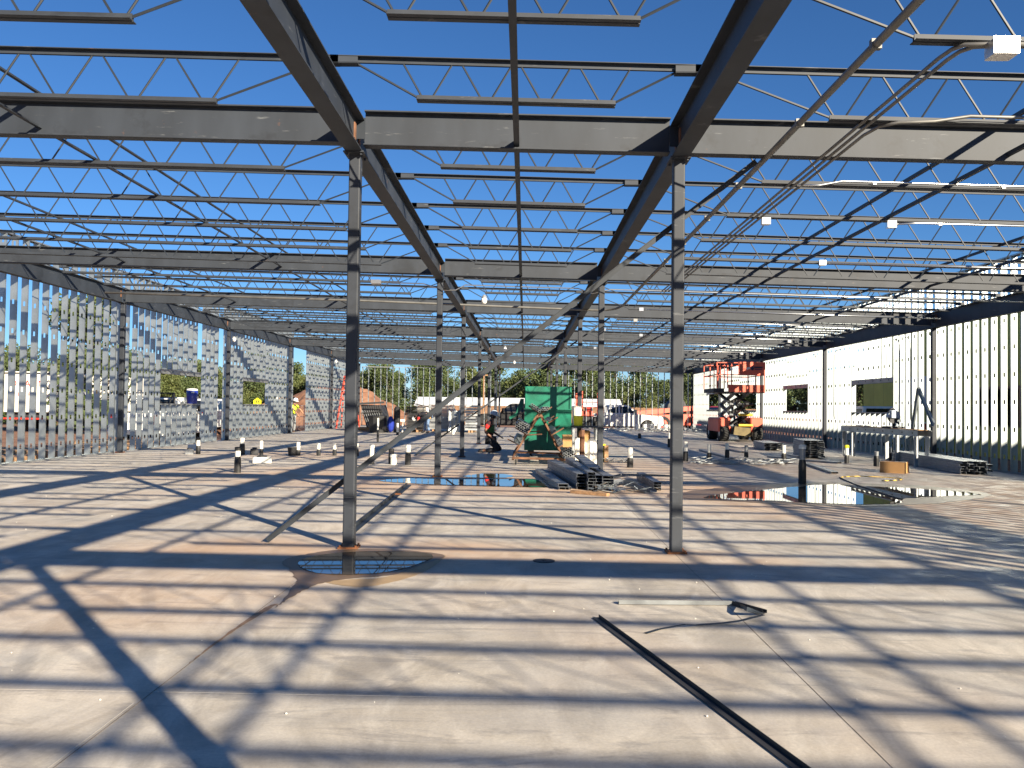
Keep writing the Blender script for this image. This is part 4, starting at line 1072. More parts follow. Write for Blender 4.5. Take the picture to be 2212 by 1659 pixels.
def person(name, label, loc, rz, P, cl):
    """P: joint positions (local, facing +X); cl: colours and clothing"""
    o = thing(name, label, 'person', loc, rz)
    V = {k: Vector(v) for k, v in P.items()}
    J = []; E = []; I = {}
    def j(k, r): I[k] = len(J); J.append((*V[k], r))
    j('hip',(.13,.11)); j('waist',(.125,.10)); j('chest',(.15,.11)); j('neck0',(.06,.06)); j('neck',.052); j('head0',.075); j('head1',(.088,.078)); j('crown',.06)
    E += [(0,1),(1,2),(2,3),(3,4),(4,5),(5,6),(6,7)]
    for s_ in 'lr':
        j('sh'+s_,.055); j('el'+s_,.042); j('wr'+s_,.028)
        E += [(I['chest'] if False else I['neck0'],I['sh'+s_]),(I['sh'+s_],I['el'+s_]),(I['el'+s_],I['wr'+s_])]
        j('th'+s_,.085); j('kn'+s_,.058); j('an'+s_,.04); j('to'+s_,.038)
        E += [(0,I['th'+s_]),(I['th'+s_],I['kn'+s_]),(I['kn'+s_],I['an'+s_]),(I['an'+s_],I['to'+s_])]
    for s_, sg in (('l',1),('r',-1)):
        d = (V['wr'+s_]-V['el'+s_]); up = Vector((0,0,1)) if abs(d.normalized().z) < .8 else Vector((1,0,0))
        hand(J, E, I['wr'+s_], d, up, sg)
    skin('body', J, E, cl['skin'], o, 1)
    hd = (V['head1']-V['neck']).normalized(); f = Vector(cl['face']).normalized(); f = (f-hd*f.dot(hd)).normalized(); s2 = hd.cross(f)
    c = V['head1']
    b = MB(); b.bar(c+f*.085-hd*.045+Vector((0,0,0)), c+f*.108-hd*.01, .024, .02); b.build('nose', M[cl['skin']], o, world=False)
    for sg in (-1,1):
        b = MB(); b.ball(c+f*.082+s2*sg*.032+hd*.012, .012, 6, 4); b.build('eye', M['dark'], o, world=False)
        b = MB(); b.ball(c+s2*sg*.085-hd*.02, .022, 6, 4, (1,.5,1.4)); b.build('ear', M[cl['skin']], o, world=False)
    b = MB(); b.bar(c+f*.083-hd*.062-s2*.022, c+f*.083-hd*.062+s2*.022, .012, .008); b.build('mouth', M['maroon'], o, world=False)
    # hair and hat
    ht = V['crown']+hd*.0; q = hd.to_track_quat('Z', 'Y').to_matrix()
    def lath(prof, off, n=14):
        vs = []; 
        for r, z in prof: vs += [q @ Vector((r*math.cos(2*math.pi*k/n), r*math.sin(2*math.pi*k/n), z))+off for k in range(n)]
        b = MB(); b.v = [tuple(v) for v in vs]
        for i in range(len(prof)-1): b.f += [(i*n+k, i*n+(k+1)%n, (i+1)*n+(k+1)%n, (i+1)*n+k) for k in range(n)]
        b.f.append(tuple(range((len(prof)-1)*n, len(prof)*n))); return b
    lath([(.094,-.07),(.097,-.01),(.09,.01)], c-f*.012).build('hair', M['dark'], o, world=False, smooth=True)
    b = lath([(.138,-.012),(.14,0),(.122,.004),(.118,.05),(.095,.10),(.05,.128),(.015,.134)], c+hd*.045+f*.008)
    bm = [c+hd*.04+f*.10+s2*.08, c+hd*.04+f*.185+s2*.05, c+hd*.04+f*.185-s2*.05, c+hd*.04+f*.10-s2*.08]
    b.add([tuple(v) for v in bm]+[tuple(v+hd*.012) for v in bm], [(3,2,1,0),(4,5,6,7),(0,1,5,4),(1,2,6,5),(2,3,7,6),(3,0,4,7)])
    b.build('hard_hat', M[cl['hat']], o, world=False, smooth=False)
    # clothes
    T = [(*V['hip'],(.145,.125)),(*V['waist'],(.148,.122)),(*V['chest'],(.172,.132)),(*V['neck0'],(.085,.075))]
    S = T+[(*V['shl'],.075),(*(V['shl']*.35+V['ell']*.65),.062),(*V['shr'],.075),(*(V['shr']*.35+V['elr']*.65),.062)]
    skin('shirt', S, [(0,1),(1,2),(2,3),(3,4),(4,5),(3,6),(6,7)], cl['shirt'], o, 1)
    if cl.get('sleeve'):
        for s_ in 'lr': skin('sleeve', [(*(V['sh'+s_]*.95+V['el'+s_]*.05),.079),(*(V['sh'+s_]*.3+V['el'+s_]*.7),.064)], [(0,1)], cl['sleeve'], o, 1)
    if cl.get('vest'):
        a = V['waist']*.5+V['hip']*.5
        skin('vest', [(*a,(.160,.138)),(*V['chest'],(.185,.146)),(*(V['neck0']*.75+V['chest']*.25),(.12,.10))], [(0,1),(1,2)], cl['vest'], o, 1)
    L = [(*V['hip'],(.15,.128))]; Ee = []
    for s_ in 'lr':
        i = len(L); L += [(*V['th'+s_],.102),(*V['kn'+s_],.078),(*(V['an'+s_]*.92+V['kn'+s_]*.08),.062)]; Ee += [(0,i),(i,i+1),(i+1,i+2)]
    skin('trousers', L, Ee, cl['legs'], o, 1)
    for s_ in 'lr': skin('boot', [(*V['an'+s_],.058),(*V['to'+s_],.048)], [(0,1)], 'dark', o, 1)
    if cl.get('pouch'):
        b = MB(); p = V['hip']+Vector(cl['pouch']); b.rbox(p.x-.08,p.x+.08,p.y-.06,p.y+.06,p.z-.14,p.z+.06,.03); b.build('tool_pouch', M['leather' if cl.get('tan') else 'black'], o, world=False)
    return o
# kneeling worker, facing the pipe rack
person('person', 'worker in red shirt and green vest kneeling on the slab beside the pipe rack', (-1.02,25.9,0), R(-8), dict(
    hip=(-.04,0,.42), waist=(-.02,0,.58), chest=(0,0,.76), neck0=(.01,0,.93), neck=(.03,0,.99), head0=(.05,0,1.05), head1=(.07,0,1.11), crown=(.075,0,1.16),
    shl=(-.02,.19,.89), ell=(.02,.25,.62), wrl=(.24,.16,.50), shr=(-.03,-.19,.89), elr=(-.13,-.26,.63), wrr=(.08,-.2,.46),
    thl=(.0,.11,.38), knl=(.30,.14,.09), anl=(-.16,.13,.07), tol=(-.34,.13,.05), thr=(.0,-.11,.38), knr=(.27,-.15,.09), anr=(-.18,-.13,.07), tor=(-.36,-.13,.05)),
    dict(skin='skind', face=(1,0,-.15), hat='hatgrey', shirt='maroon', sleeve='redshirt', vest='vestgreen', legs='darkcloth', pouch=(.16,-.12,.02)))
p = gr(1015,937)
person('person', 'worker in pale jeans and white hard hat bending over beside the stacks', (-4.85,42.6,0), R(180), dict(
    hip=(-.12,0,.93), waist=(.06,0,.98), chest=(.26,0,.95), neck0=(.42,0,.88), neck=(.47,0,.85), head0=(.52,0,.81), head1=(.58,0,.77), crown=(.62,0,.75),
    shl=(.36,.19,.86), ell=(.44,.22,.58), wrl=(.50,.15,.34), shr=(.36,-.19,.86), elr=(.46,-.22,.58), wrr=(.55,-.14,.36),
    thl=(-.12,.11,.88), knl=(-.06,.15,.48), anl=(-.14,.16,.09), tol=(.04,.18,.05), thr=(-.12,-.11,.88), knr=(.10,-.13,.49), anr=(.12,-.14,.09), tor=(.30,-.16,.05)),
    dict(skin='skin', face=(.5,0,-1), hat='hat', shirt='darkcloth', sleeve='redshirt', legs='jeans', pouch=(-.02,.17,-.05), tan=1))
person('person', 'worker in white hard hat and yellow safety shirt outside the left door gap', (-11.75,43.4,-.12), R(-25), dict(
    hip=(0,0,.95), waist=(.03,0,1.10), chest=(.07,0,1.29), neck0=(.10,0,1.46), neck=(.12,0,1.52), head0=(.14,0,1.58), head1=(.16,0,1.64), crown=(.165,0,1.70),
    shl=(.09,.2,1.41), ell=(.30,.27,1.20), wrl=(.50,.25,1.0), shr=(.09,-.2,1.41), elr=(.32,-.24,1.19), wrr=(.50,-.2,.98),
    thl=(0,.11,.90), knl=(.05,.13,.50), anl=(-.02,.14,.08), tol=(.15,.16,.04), thr=(0,-.11,.90), knr=(.08,-.13,.5), anr=(.03,-.14,.08), tor=(.2,-.16,.04)),
    dict(skin='skin', face=(1,0,-.2), hat='hat', shirt='vest', vest='vest', legs='grey', pouch=(0,.17,0)))
# ------------------------------------------------------------------ outside: vehicles
GZ = -.36
def wheel(o, x, y, r, w, m='chrome'):
    """wheel with its axle along y, centred at local x, y"""
    sg = -1 if y < 0 else 1
    b = MB(); prof = [(r*.62,-w/2),(r*.93,-w/2),(r,-w*.32),(r,w*.32),(r*.93,w/2),(r*.62,w/2)]; n = 20
    for rr, yy in prof: b.v += [(x+rr*math.cos(2*math.pi*k/n), y+yy, r+rr*math.sin(2*math.pi*k/n)) for k in range(n)]
    for i in range(len(prof)-1): b.f += [(i*n+k, (i+1)*n+k, (i+1)*n+(k+1)%n, i*n+(k+1)%n) for k in range(n)]
    t = b.build('tyre', M['rubber'], o, world=False, smooth=False)
    b = MB(); b.cyl((x,y-sg*w*.2,r),(x,y+sg*w*.40,r),r*.63,16); b.cyl((x,y+sg*w*.40,r),(x,y+sg*w*.5,r),r*.2,10)
    b.build('rim', M[m], o, world=False); return t
def pickup(label, loc, rz, paint, name='pickup_truck', crew=True, wm='chrome', rack=False):
    """full-size truck pointing along +X; local origin at ground centre"""
    o = thing(name, label, 'truck', loc, rz)
    L, W, g_ = 3.0, .98, .45
    def arch(cx): return [(cx+.50*math.cos(R(a)), .42+.50*math.sin(R(a))) for a in range(180,-1,-20)]
    low = [(-L,.55)]+[(-1.95-.5,.5)]+arch(-1.95)+[(-1.45,.45),(1.35,.45)]+arch(1.87)+[(2.38,.5),(L-.08,.52),(L,.62),(L-.03,1.02),(L-.12,1.16),(1.25,1.30),(1.05,1.32),(-L,1.32)]
    b = MB(); b.extr(low, 'y', -W, W); b.build('body', M[paint], o, world=False)
    cab0 = -1.05
    b = MB(); top = [(cab0,1.322),(cab0+.08,1.90),(cab0+.25,1.96),(.35,1.96),(.55,1.90),(1.22,1.322)]
    n = len(top); vs = [(x,-(W-.02 if z < 1.4 else W-.16),z) for x, z in top]+[(x,(W-.02 if z < 1.4 else W-.16),z) for x, z in top]
    b.add(vs, [(i,(i+1)%n,n+(i+1)%n,n+i) for i in range(n)]+[tuple(range(n-1,-1,-1)),tuple(range(n,2*n))]); b.build('cab', M[paint], o, world=False)
    def side(xs, sg):
        P = []
        for x, z in xs: P.append((x, sg*((W-.02)-(z-1.322)/.578*.14+.006), z))
        b = MB(); b.add(P+[(x,y-sg*.02,z) for x,y,z in P], [tuple(range(len(P))), *[(i,(i+1)%len(P),len(P)+(i+1)%len(P),len(P)+i) for i in range(len(P))]]); return b
    for sg in (-1,1):
        side([(cab0+.14,1.38),(cab0+.19,1.84),(-.20,1.84),(-.20,1.38)], sg).build('rear_window', M['glass'], o, world=False)
        side([(-.08,1.38),(-.08,1.84),(.50,1.84),(.98,1.42),(.98,1.38)], sg).build('front_window', M['glass'], o, world=False)
        b = MB(); b.rbox(.92,1.10,sg*(W+.12)-.1,sg*(W+.12)+.1,1.36,1.62,.03); b.build('mirror', M['black'], o, world=False)
        b = MB(); b.box(.02,.16,sg*W-.006+(0 if sg<0 else .0),sg*W+.012,1.10,1.14); b.build('door_handle', M['black'], o, world=False)
        b = MB()
        for x in (-1.0,-.14,1.06): b.box(x,x+.012,sg*W-.004,sg*W+.004,.55,1.30)
        b.build('door_seam', M['dark'], o, world=False)
        b = MB(); b.rbox(L-.20,L+.012,sg*.78-.16,sg*.78+.16,.80,1.06,.03); b.build('headlight', M['chrome'], o, world=False)
        b = MB(); b.box(-L-.012,-L+.05,sg*.86-.09,sg*.86+.09,.88,1.26); b.build('tail_light', M['red'], o, world=False)
    b = MB(); b.add([(.60,-.78,1.87),(.60,.78,1.87),(1.17,.90,1.385),(1.17,-.90,1.385),(.575,-.78,1.85),(.575,.78,1.85)], [(0,3,2,1),(0,1,5,4)]); b.build('windscreen', M['glass'], o, world=False)
    b = MB(); b.add([(cab0+.06,-.70,1.86),(cab0+.06,.70,1.86),(cab0-.002,.80,1.40),(cab0-.002,-.80,1.40)], [(0,1,2,3)]); b.build('back_glass', M['glass'], o, world=False)
    b = MB(); b.rbox(L-.1,L+.03,-.6,.6,.72,1.08,.03); b.build('grille', M['dark'], o, world=False)
    b = MB(); b.rbox(L-.15,L+.14,-.97,.97,.45,.68,.04); b.build('front_bumper', M['chrome'], o, world=False)
    b = MB(); b.rbox(-L-.16,-L+.02,-.95,.95,.48,.66,.04); b.build('rear_bumper', M['chrome'], o, world=False)
    b = MB(); b.box(-L+.08,cab0-.12,-W+.1,W-.1,1.322,1.326); b.build('bed_liner', M['black'], o, world=False)
    b = MB(); b.box(-L+.2,L-.2,-W+.12,W-.12,.38,.48); b.build('chassis', M['black'], o, world=False)
    for x in (-1.95,1.87):
        for sg in (-1,1): wheel(o, x, sg*(W-.16), .42, .28, wm)
    if rack:
        b = MB()
        for y in (-.85,.85):
            b.bar((-1.2,y,1.33),(-1.2,y,2.14),.06); b.bar((-1.2,y,2.14),(-2.1,y,1.34),.05)
        b.bar((-1.2,-.85,2.12),(-1.2,.85,2.12),.06)
        for z in (1.55,1.75,1.95): b.bar((-1.2,-.85,z),(-1.2,.85,z),.04)
        b.build('headache_rack', M['black'], o, world=False)
    return o
pickup('white crew cab pickup parked outside the far end wall, nose to the right', (6.85,62.3,GZ), 0, 'white')
pickup('black pickup parked behind the green hopper', (-.55,62.5,GZ), R(180), 'black')
pickup('white work pickup with black rack outside the left window with the cooler', (-15.2,36.2,GZ), R(90), 'white', rack=True)
pickup('white pickup partly hidden behind the left wall past the cooler window', (-17.5,47.2,GZ), R(90), 'white')
pickup('white vehicle parked before the yellow wing, seen through the right window', (15.6,38.8,GZ), R(90), 'white')
pickup('bright red pickup at far right outside the end wall', (15.0,66,GZ), R(200), 'red')
# box trailer with red letters
o = thing('box_trailer', 'white box trailer with red letters outside the left wall', 'trailer', (-27.3,52,GZ))
x0, x1, y0, y1, zb, zt = -28.6, -26.0, 46.8, 58.5, .75, 2.98
b = MB(); b.rbox(x0,x1,y0,y1,zb,zt,.03); b.build('box_body', M['cream'], o)
b = MB()
for y in (y0+1.2*k for k in range(1,10)): b.box(x1+.001,x1+.012,y,y+.05,zb+.05,zt-.05)
b.build('side_rib', M['white'], o)
b = MB(); b.box(x0+.02,x1-.02,y0-.02,y0-.003,zt-.14,zt-.06); b.build('door_header', M['dark'], o)
M['redletter'] = mat('red_lettering', (.5,.03,.03), .6)
text_mesh('O   A   N', .50, 'lettering', M['redletter'], ((x0+x1)/2, y0-.004, 2.15), (R(90),0,0), o)
text_mesh('LO  F  R', .30, 'lettering', M['redletter'], ((x0+x1)/2, y0-.004, 1.62), (R(90),0,0), o)
b = MB(); b.box(x0+.1,x1-.1,y0+.3,y1-.3,.45,.74); b.build('chassis', M['dark'], o)
for y in (49.0,50.2,57.2):
    for x in (x0+.25,x1-.25):
        b = MB(); b.cyl((x-.13,y,GZ+.50),(x+.13,y,GZ+.50),.50,16); b.build('wheel', M['rubber'], o)
b = MB(); b.box(x0+.05,x1-.05,y0-.05,y0+.05,.35,.44); b.build('red_bumper', M['red'], o)
# lumber lying along the left wall outside
for k in range(6):
    b = MB(); y0 = 20+k*2.2; b.box(-15.5-.4*(k%3),-13.2-.3*(k%2),y0,y0+1.9,GZ,GZ+.16+.08*(k%3))
    o = thing('lumber_pile', f'tan lumber pile outside the left studs, {ORD[k]} from the viewer', 'lumber', (-14.5,y0+1,GZ), 0, 'lumber piles outside the left wall'); b.build('boards', M['wood'], o)
# stepped grey-white rolls outside between the left studs
# red telehandler and boom lift behind the end wall
def telehandler(label, loc, rz):
    o = thing('telehandler', label, 'telehandler', loc, rz)
    b = MB(); b.extr([(-2.2,.5),(2.3,.5),(2.45,.9),(2.2,1.25),(-1.6,1.35),(-2.2,1.2)], 'y', -.75,.75); b.build('chassis', M['orange'], o, world=False)
    b = MB(); b.extr([(-.7,1.36),(.9,1.30),(.75,2.05),(.5,2.35),(-.5,2.35),(-.7,2.0)], 'y', -.85,-.05); b.build('cab', M['dark'], o, world=False)
    b = MB(); b.bar((-2.2,.35,1.9),(3.4,.35,1.35),.34,.34); b.build('boom', M['orange'], o, world=False)
    b = MB(); b.bar((3.4,.35,1.35),(3.75,.35,.45),.2); b.bar((3.75,-.4,.35),(3.75,1.0,.35),.12); b.bar((3.75,-.2,.3),(4.9,-.2,.3),.1,.05); b.bar((3.75,.9,.3),(4.9,.9,.3),.1,.05); b.build('fork_carriage', M['dark'], o, world=False)
    b = MB(); b.rbox(-2.3,-1.2,-.8,.2,1.36,1.85,.05); b.build('engine_cover', M['orange'], o, world=False)
    for x in (-1.5,1.5):
        for sg in (-1,1): wheel(o, x, sg*.85, .58, .4, 'orange')
telehandler('orange-red telehandler behind the far end wall, right of the white pickup', (11.6,65.5,GZ), R(190))
o = thing('boom_lift', 'orange lift machine with upright mast posts left of the white pickup', 'lift', (4.3,59.8,GZ))
b = MB(); b.rbox(3.3,5.2,59.0,60.4,.15,.75,.05); b.build('chassis', M['dark'], o)
b = MB(); b.rbox(3.7,4.7,59.1,60.2,.76,1.15,.05); b.build('engine_cover', M['orange'], o)
b = MB(); b.bar((3.55,59.2,.75),(3.55,59.2,2.35),.16); b.bar((3.95,59.2,.75),(3.95,59.2,2.5),.09); b.bar((5.05,59.2,.75),(5.05,59.2,2.4),.2); b.build('mast', M['orange'], o)
b = MB(); b.bar((3.55,59.2,1.75),(5.05,59.2,1.75),.05); b.bar((3.55,59.2,1.4),(5.05,59.2,1.4),.05); b.build('guard_rail', M['orange'], o)
b = MB(); b.rbox(4.1,4.6,59.0,59.4,1.16,1.4,.03); b.build('seat', M['red'], o)
for x in (3.6,4.9):
    for y in (59.0,60.4): b = MB(); b.cyl((x,y-.12,.04),(x,y+.12,.04),.40,14); b.build('wheel', M['rubber'], o)

# ------------------------------------------------------------------ scissor lift (inside, right)
o = thing('scissor_lift', 'orange rough-terrain scissor lift raised in front of the right wall', 'scissor lift', (9.35,38.6,0))
cx = 9.35; ya, yb = 37.4, 39.9
for x in (cx-.72, cx+.95):
    pass
for y in (ya+.28, yb-.05):
    for sg in (-1,1):
        xw = cx+.02+sg*.72
        b = MB(); r_, w_ = .36, .40; n = 22
        prof = [(r_*.5,-w_/2),(r_*.92,-w_/2),(r_,-w_*.36),(r_,w_*.36),(r_*.92,w_/2),(r_*.5,w_/2)]
        for rr, xx in prof: b.v += [(xw+xx, y+rr*math.cos(2*math.pi*k/n), r_+rr*math.sin(2*math.pi*k/n)) for k in range(n)]
        for i in range(len(prof)-1): b.f += [(i*n+k, i*n+(k+1)%n, (i+1)*n+(k+1)%n, (i+1)*n+k) for k in range(n)]
        for k in range(n):
            a = 2*math.pi*k/n
            for s2 in (-1,1):
                c0 = Vector((xw+s2*.16, y+(r_+.012)*math.cos(a+.12), r_+(r_+.012)*math.sin(a+.12))); c1 = Vector((xw, y+(r_+.012)*math.cos(a), r_+(r_+.012)*math.sin(a)))
                b.bar(c0, c1, .035, .03, (0,math.cos(a),math.sin(a)))
        t = b.build('tyre', M['rubber'], o)
        b = MB(); b.cyl((xw-.17,y,r_),(xw+.17,y,r_),r_*.52,14); b.build('rim', M['cream'], t)
b = MB(); b.rbox(cx-.95,cx-.42,ya+.08,yb-.2,.42,1.02,.05); b.build('side_box', M['orange'], o)
b = MB(); b.rbox(cx+.42,cx+.97,ya+.08,yb-.2,.42,1.02,.05); b.build('side_box', M['orange'], o)
b = MB(); b.rbox(cx-.41,cx+.41,ya-.05,yb,.30,.62,.04); b.build('chassis', M['dark'], o)
b = MB(); b.extr([(cx-.36,.30),(cx+.36,.22),(cx+.38,.58),(cx-.30,.66)], 'y', ya-.14, ya-.06); b.build('front_axle_plate', M['olive'], o)
# scissor arms: three crossings
z0, z1 = .70, 2.08; nst = 3; hh = (z1-z0)/nst
for k in range(nst):
    za, zb_ = z0+k*hh, z0+(k+1)*hh
    for sg, xs in ((-1,cx-.40),(1,cx+.36)):
        b = MB(); b.bar((xs,ya+.05,za),(xs,yb-.15,zb_),.07,.17,(1,0,0)); b.build('scissor_arm', M['dark'] if sg > 0 else M['grey'], o)
        b = MB(); b.bar((xs+sg*-.09,yb-.15,za),(xs-sg*.09,ya+.05,zb_),.07,.17,(1,0,0)); b.build('scissor_arm', M['grey'], o)
    b = MB(); b.cyl((cx-.1,ya+.02,za),(cx+.5,ya+.02,za),.055,8); b.build('pivot_tube', M['yellow' if k < 2 else 'dark'], o)
    b = MB(); b.bar((cx-.5,ya+.1,za+.02),(cx+.35,ya+.9,za+hh*.9),.09,.12); b.build('cross_brace', M['dark'], o)
b = MB(); b.cyl((cx-.02,ya+.7,.65),(cx+.02,yb-.8,1.5),.07,10); b.build('lift_cylinder', M['chrome'], o)
# platform
xa, xb = cx-.60, cx+.97
b = MB(); b.rbox(xa-.05,xb,ya-.15,yb+.1,2.10,2.16,.02); b.build('deck', M['dark'], o)
b = MB(); b.box(xa,xb,ya-.19,ya-.155,2.14,2.45); b.build('toe_panel', M['orange'], o)
b = MB(); b.box(xb+.003,xb+.03,ya-.15,yb+.1,2.14,2.45); b.build('toe_panel', M['orange'], o)
b = MB(); b.rbox(cx-1.12,xa-.06,ya+.3,yb-.1,2.12,2.30,.02); b.build('deck_extension', M['dark'], o)
b = MB()
def rail(p, q): b.bar(p, q, .04)
for x in (cx-1.08,cx-.62,cx-.45,xb-.02):
    for y in (ya-.13,(ya+yb)/2,yb+.05): rail((x,y,2.3),(x,y,3.42))
for z in (2.88,3.40):
    for x in (cx-1.08,xb-.02): rail((x,ya-.13,z),(x,yb+.05,z))
    for y in (ya-.13,yb+.05): rail((cx-1.08,y,z),(xb-.02,y,z))
b.build('guard_rail', M['orange'], o)
b = MB(); b.rbox(cx-.17,xb+.01,ya-.20,ya-.16,2.86,3.44,.008); sg_ = b.build('sign_panel', M['orange'], o)
b = MB(); b.add([(cx+.17,ya-.2035,3.08),(cx+.32,ya-.2035,3.14),(cx+.32,ya-.2035,3.22),(cx+.17,ya-.2035,3.20)], [(0,1,2,3)]); b.build('white_logo', M['white'], sg_)
M['navy'] = mat('navy_decal', (.02,.025,.06), .5)
b = MB(); b.extr([(cx+.42+.07*math.cos(R(a)),3.16+.09*math.sin(R(a))) for a in range(0,360,24)], 'y', ya-.2035, ya-.2012); b.box(cx+.50,cx+.86,ya-.2035,ya-.2012,3.17,3.24); b.box(cx+.52,cx+.84,ya-.2035,ya-.2012,3.10,3.145); b.build('dark_decal', M['navy'], sg_)
b = MB(); b.rbox(cx-.62,cx-.48,ya-.12,ya+.1,3.05,3.3,.02); b.build('control_box', M['black'], o)

# ------------------------------------------------------------------ outside: buildings, fence, mound, sign, pole
o = thing('low_building', 'long low building with white roof behind the fence', 'building', (-2,98,GZ))
b = MB(); b.box(-12,10.5,95.5,101,GZ,1.35); b.build('wall', M['cream'], o)
b = MB(); b.extr([(95.1,1.36),(101.4,1.36),(98.2,2.35)], 'x', -12.3, 10.8); b.build('roof', M['white'], o)
b = MB()
for x in (-9,-4,1,6): b.box(x,x+1.2,95.47,95.495,.1,1.0)
b.build('window', M['glass'], o)
o = thing('wooden_fence', 'tall cedar board fence across the back of the site', 'fence', (2,88,GZ))
b = MB(); x = -9.6; rnd = random.Random(2)
while x < 24:
    b.box(x,x+.138,88,88.02,GZ,1.42+rnd.uniform(-.02,.02)); x += .145
b.build('board', M['fence'], o)
b = MB(); b.box(-9.6,24,88.025,88.07,-.1,0); b.box(-9.6,24,88.025,88.07,1.0,1.1); b.build('rail', M['wood'], o)
def mound(name, label, cx, cy, rx, ry, h, seed, m='dirt'):
    from mathutils import noise
    b = MB(); nx, ny = 44, 30
    for j in range(ny+1):
        for i in range(nx+1):
            u, v = i/nx*2-1, j/ny*2-1; d = math.sqrt(u*u+v*v)
            z = h*max(0,1-d**1.25)**.9
            p = Vector((cx+u*rx, cy+v*ry, 0)); z += (noise.noise(p*.9+Vector((seed,0,0)))*.35+noise.noise(p*2.6)*.15)*min(1,z)
            b.v.append((p.x,p.y,GZ-.05+max(0,z)))
    b.f = [(j*(nx+1)+i, j*(nx+1)+i+1, (j+1)*(nx+1)+i+1, (j+1)*(nx+1)+i) for j in range(ny) for i in range(nx)]
    o = b.build(name, M[m], loc=(cx,cy,GZ)); tag(o, label, 'dirt mound'); return o
mound('dirt_mound','large red dirt mound behind the left half of the end wall',-16.6,76,7.4,6,4.0,3)
mound('dirt_mound','low red dirt heap outside the left door gap',-15.8,49.5,3.2,3.5,1.3,9)
mound('dirt_mound','low dirt bank with roots outside the right wall windows',22.5,66,6,7,1.6,5)
p = at(1045,870,74); o = thing('utility_pole','brown wooden pole standing behind the corridor end','pole',(p.x,74,GZ))
b = MB(); b.cyl((p.x,74,GZ),(p.x,74,4.3),.11,8,.09); b.build('post', M['wood'], o)
b = MB(); b.bar((p.x-.5,74,4.05),(p.x+.5,74,4.05),.1); b.build('crossarm', M['wood'], o)
p = at(556,866.5,75); o = thing('school_sign','yellow five-sided school crossing sign seen through the left window','sign',(p.x,p.y,GZ))
s_ = .34; b = MB(); b.extr([(p.x-s_,p.z-.25),(p.x+s_,p.z-.25),(p.x+s_,p.z+.06),(p.x,p.z+.30),(p.x-s_,p.z+.06)], 'y', p.y-.01, p.y+.01); sp = b.build('sign_plate', M['brightyel'], o)
b = MB()
for dx, sc in ((-.07,1),(.09,.9)):
    q = p+Vector((dx,0,-.04))
    b.extr([(q.x+.04*math.cos(R(a)),q.z+.13*sc+.04*math.sin(R(a))) for a in range(0,360,45)], 'y', p.y-.014, p.y-.0112)
    b.extr([(q.x-.04,q.z-.16*sc),(q.x-.015,q.z-.16*sc),(q.x+.01,q.z-.06),(q.x+.04,q.z-.15*sc),(q.x+.06,q.z-.15*sc),(q.x+.045,q.z+.08*sc),(q.x-.045,q.z+.08*sc)], 'y', p.y-.014, p.y-.0112)
b.build('walking_figures', M['black'], sp)
b = MB(); b.cyl((p.x,p.y+.03,GZ),(p.x,p.y+.03,p.z+.2),.03,8); b.build('sign_post', M['galvd'], o)
b = MB(); y = 62
o = thing('chain_fence','grey chain link fence panels outside the left door gap','fence',(-19,66,GZ))
for k in range(6): b = MB(); b.cyl((-21+k*1.6,63,GZ),(-21+k*1.6,63,1.3),.03,6); b.build('fence_post', M['galvd'], o)
b = MB()
for k in range(60): b.bar((-21+k*.135,63,GZ+.05),(-21+k*.135,63,1.25),.010)
for z in (GZ+.05,.45,1.25): b.bar((-21,63,z),(-13,63,z),.03)
b.build('mesh_panel', M['galvd'], o)
o = thing('lean_to','brown shed with sloping pole outside the left door gap','shed',(-18.2,58,GZ))
b = MB(); b.extr([(-18.2,GZ),(-16.1,GZ),(-16.1,1.9),(-17.9,1.25),(-18.2,1.2)], 'y', 57.5, 60); b.build('wall', M['fence'], o)
b = MB(); b.bar((-18.6,57.3,-.1),(-15.6,57.3,2.6),.12); b.build('pole', M['cream'], o)
# white pails in a row along the foot of the end wall
for k, xd in enumerate((1376,1392,1408,1422,1437,1447)):
    p = gr(xd,927); y = 54.5+.1*math.sin(k*3); x = (xd-1133.4)/1860*y
    pail(x, y, 0, .14, .36, 'white', 'white pail standing in the row along the far end wall') if False else None
    o = thing('pail', 'white pail in the row at the foot of the far end wall', 'pail', (x,y,0), 0, 'row of white pails')
    b = MB(); b.lathe([(.12,0),(.145,.34),(.13,.34),(.11,.02)], 12, (x,y,0), caps=False); b.build('pail_body', M['white'], o)
    b = MB(); b.lathe([(.15,.34),(.15,.36),(.1,.37)], 12, (x,y,0)); b.build('lid', M['white'], o)
rnd = random.Random(21); b = MB()
for i in range(150):
    a = Vector((rnd.uniform(5,12), rnd.uniform(50,53.5), rnd.uniform(.01,.22))); an = rnd.uniform(-3,3); L = rnd.uniform(.1,.7)
    e = a+Vector((math.cos(an)*L, math.sin(an)*L, rnd.uniform(-.1,.1))); e.z = max(e.z,.01); w_ = rnd.uniform(.02,.07)
    b.prof(a,e,[(-w_,0),(w_,0),(w_,.03),(w_-.004,.03),(w_-.004,.004),(-w_,.004)])
tag(b.build('scrap_heap', M['galvd']), 'heap of dark metal scraps in front of the white pickup, at the far end','scrap',kind='stuff')
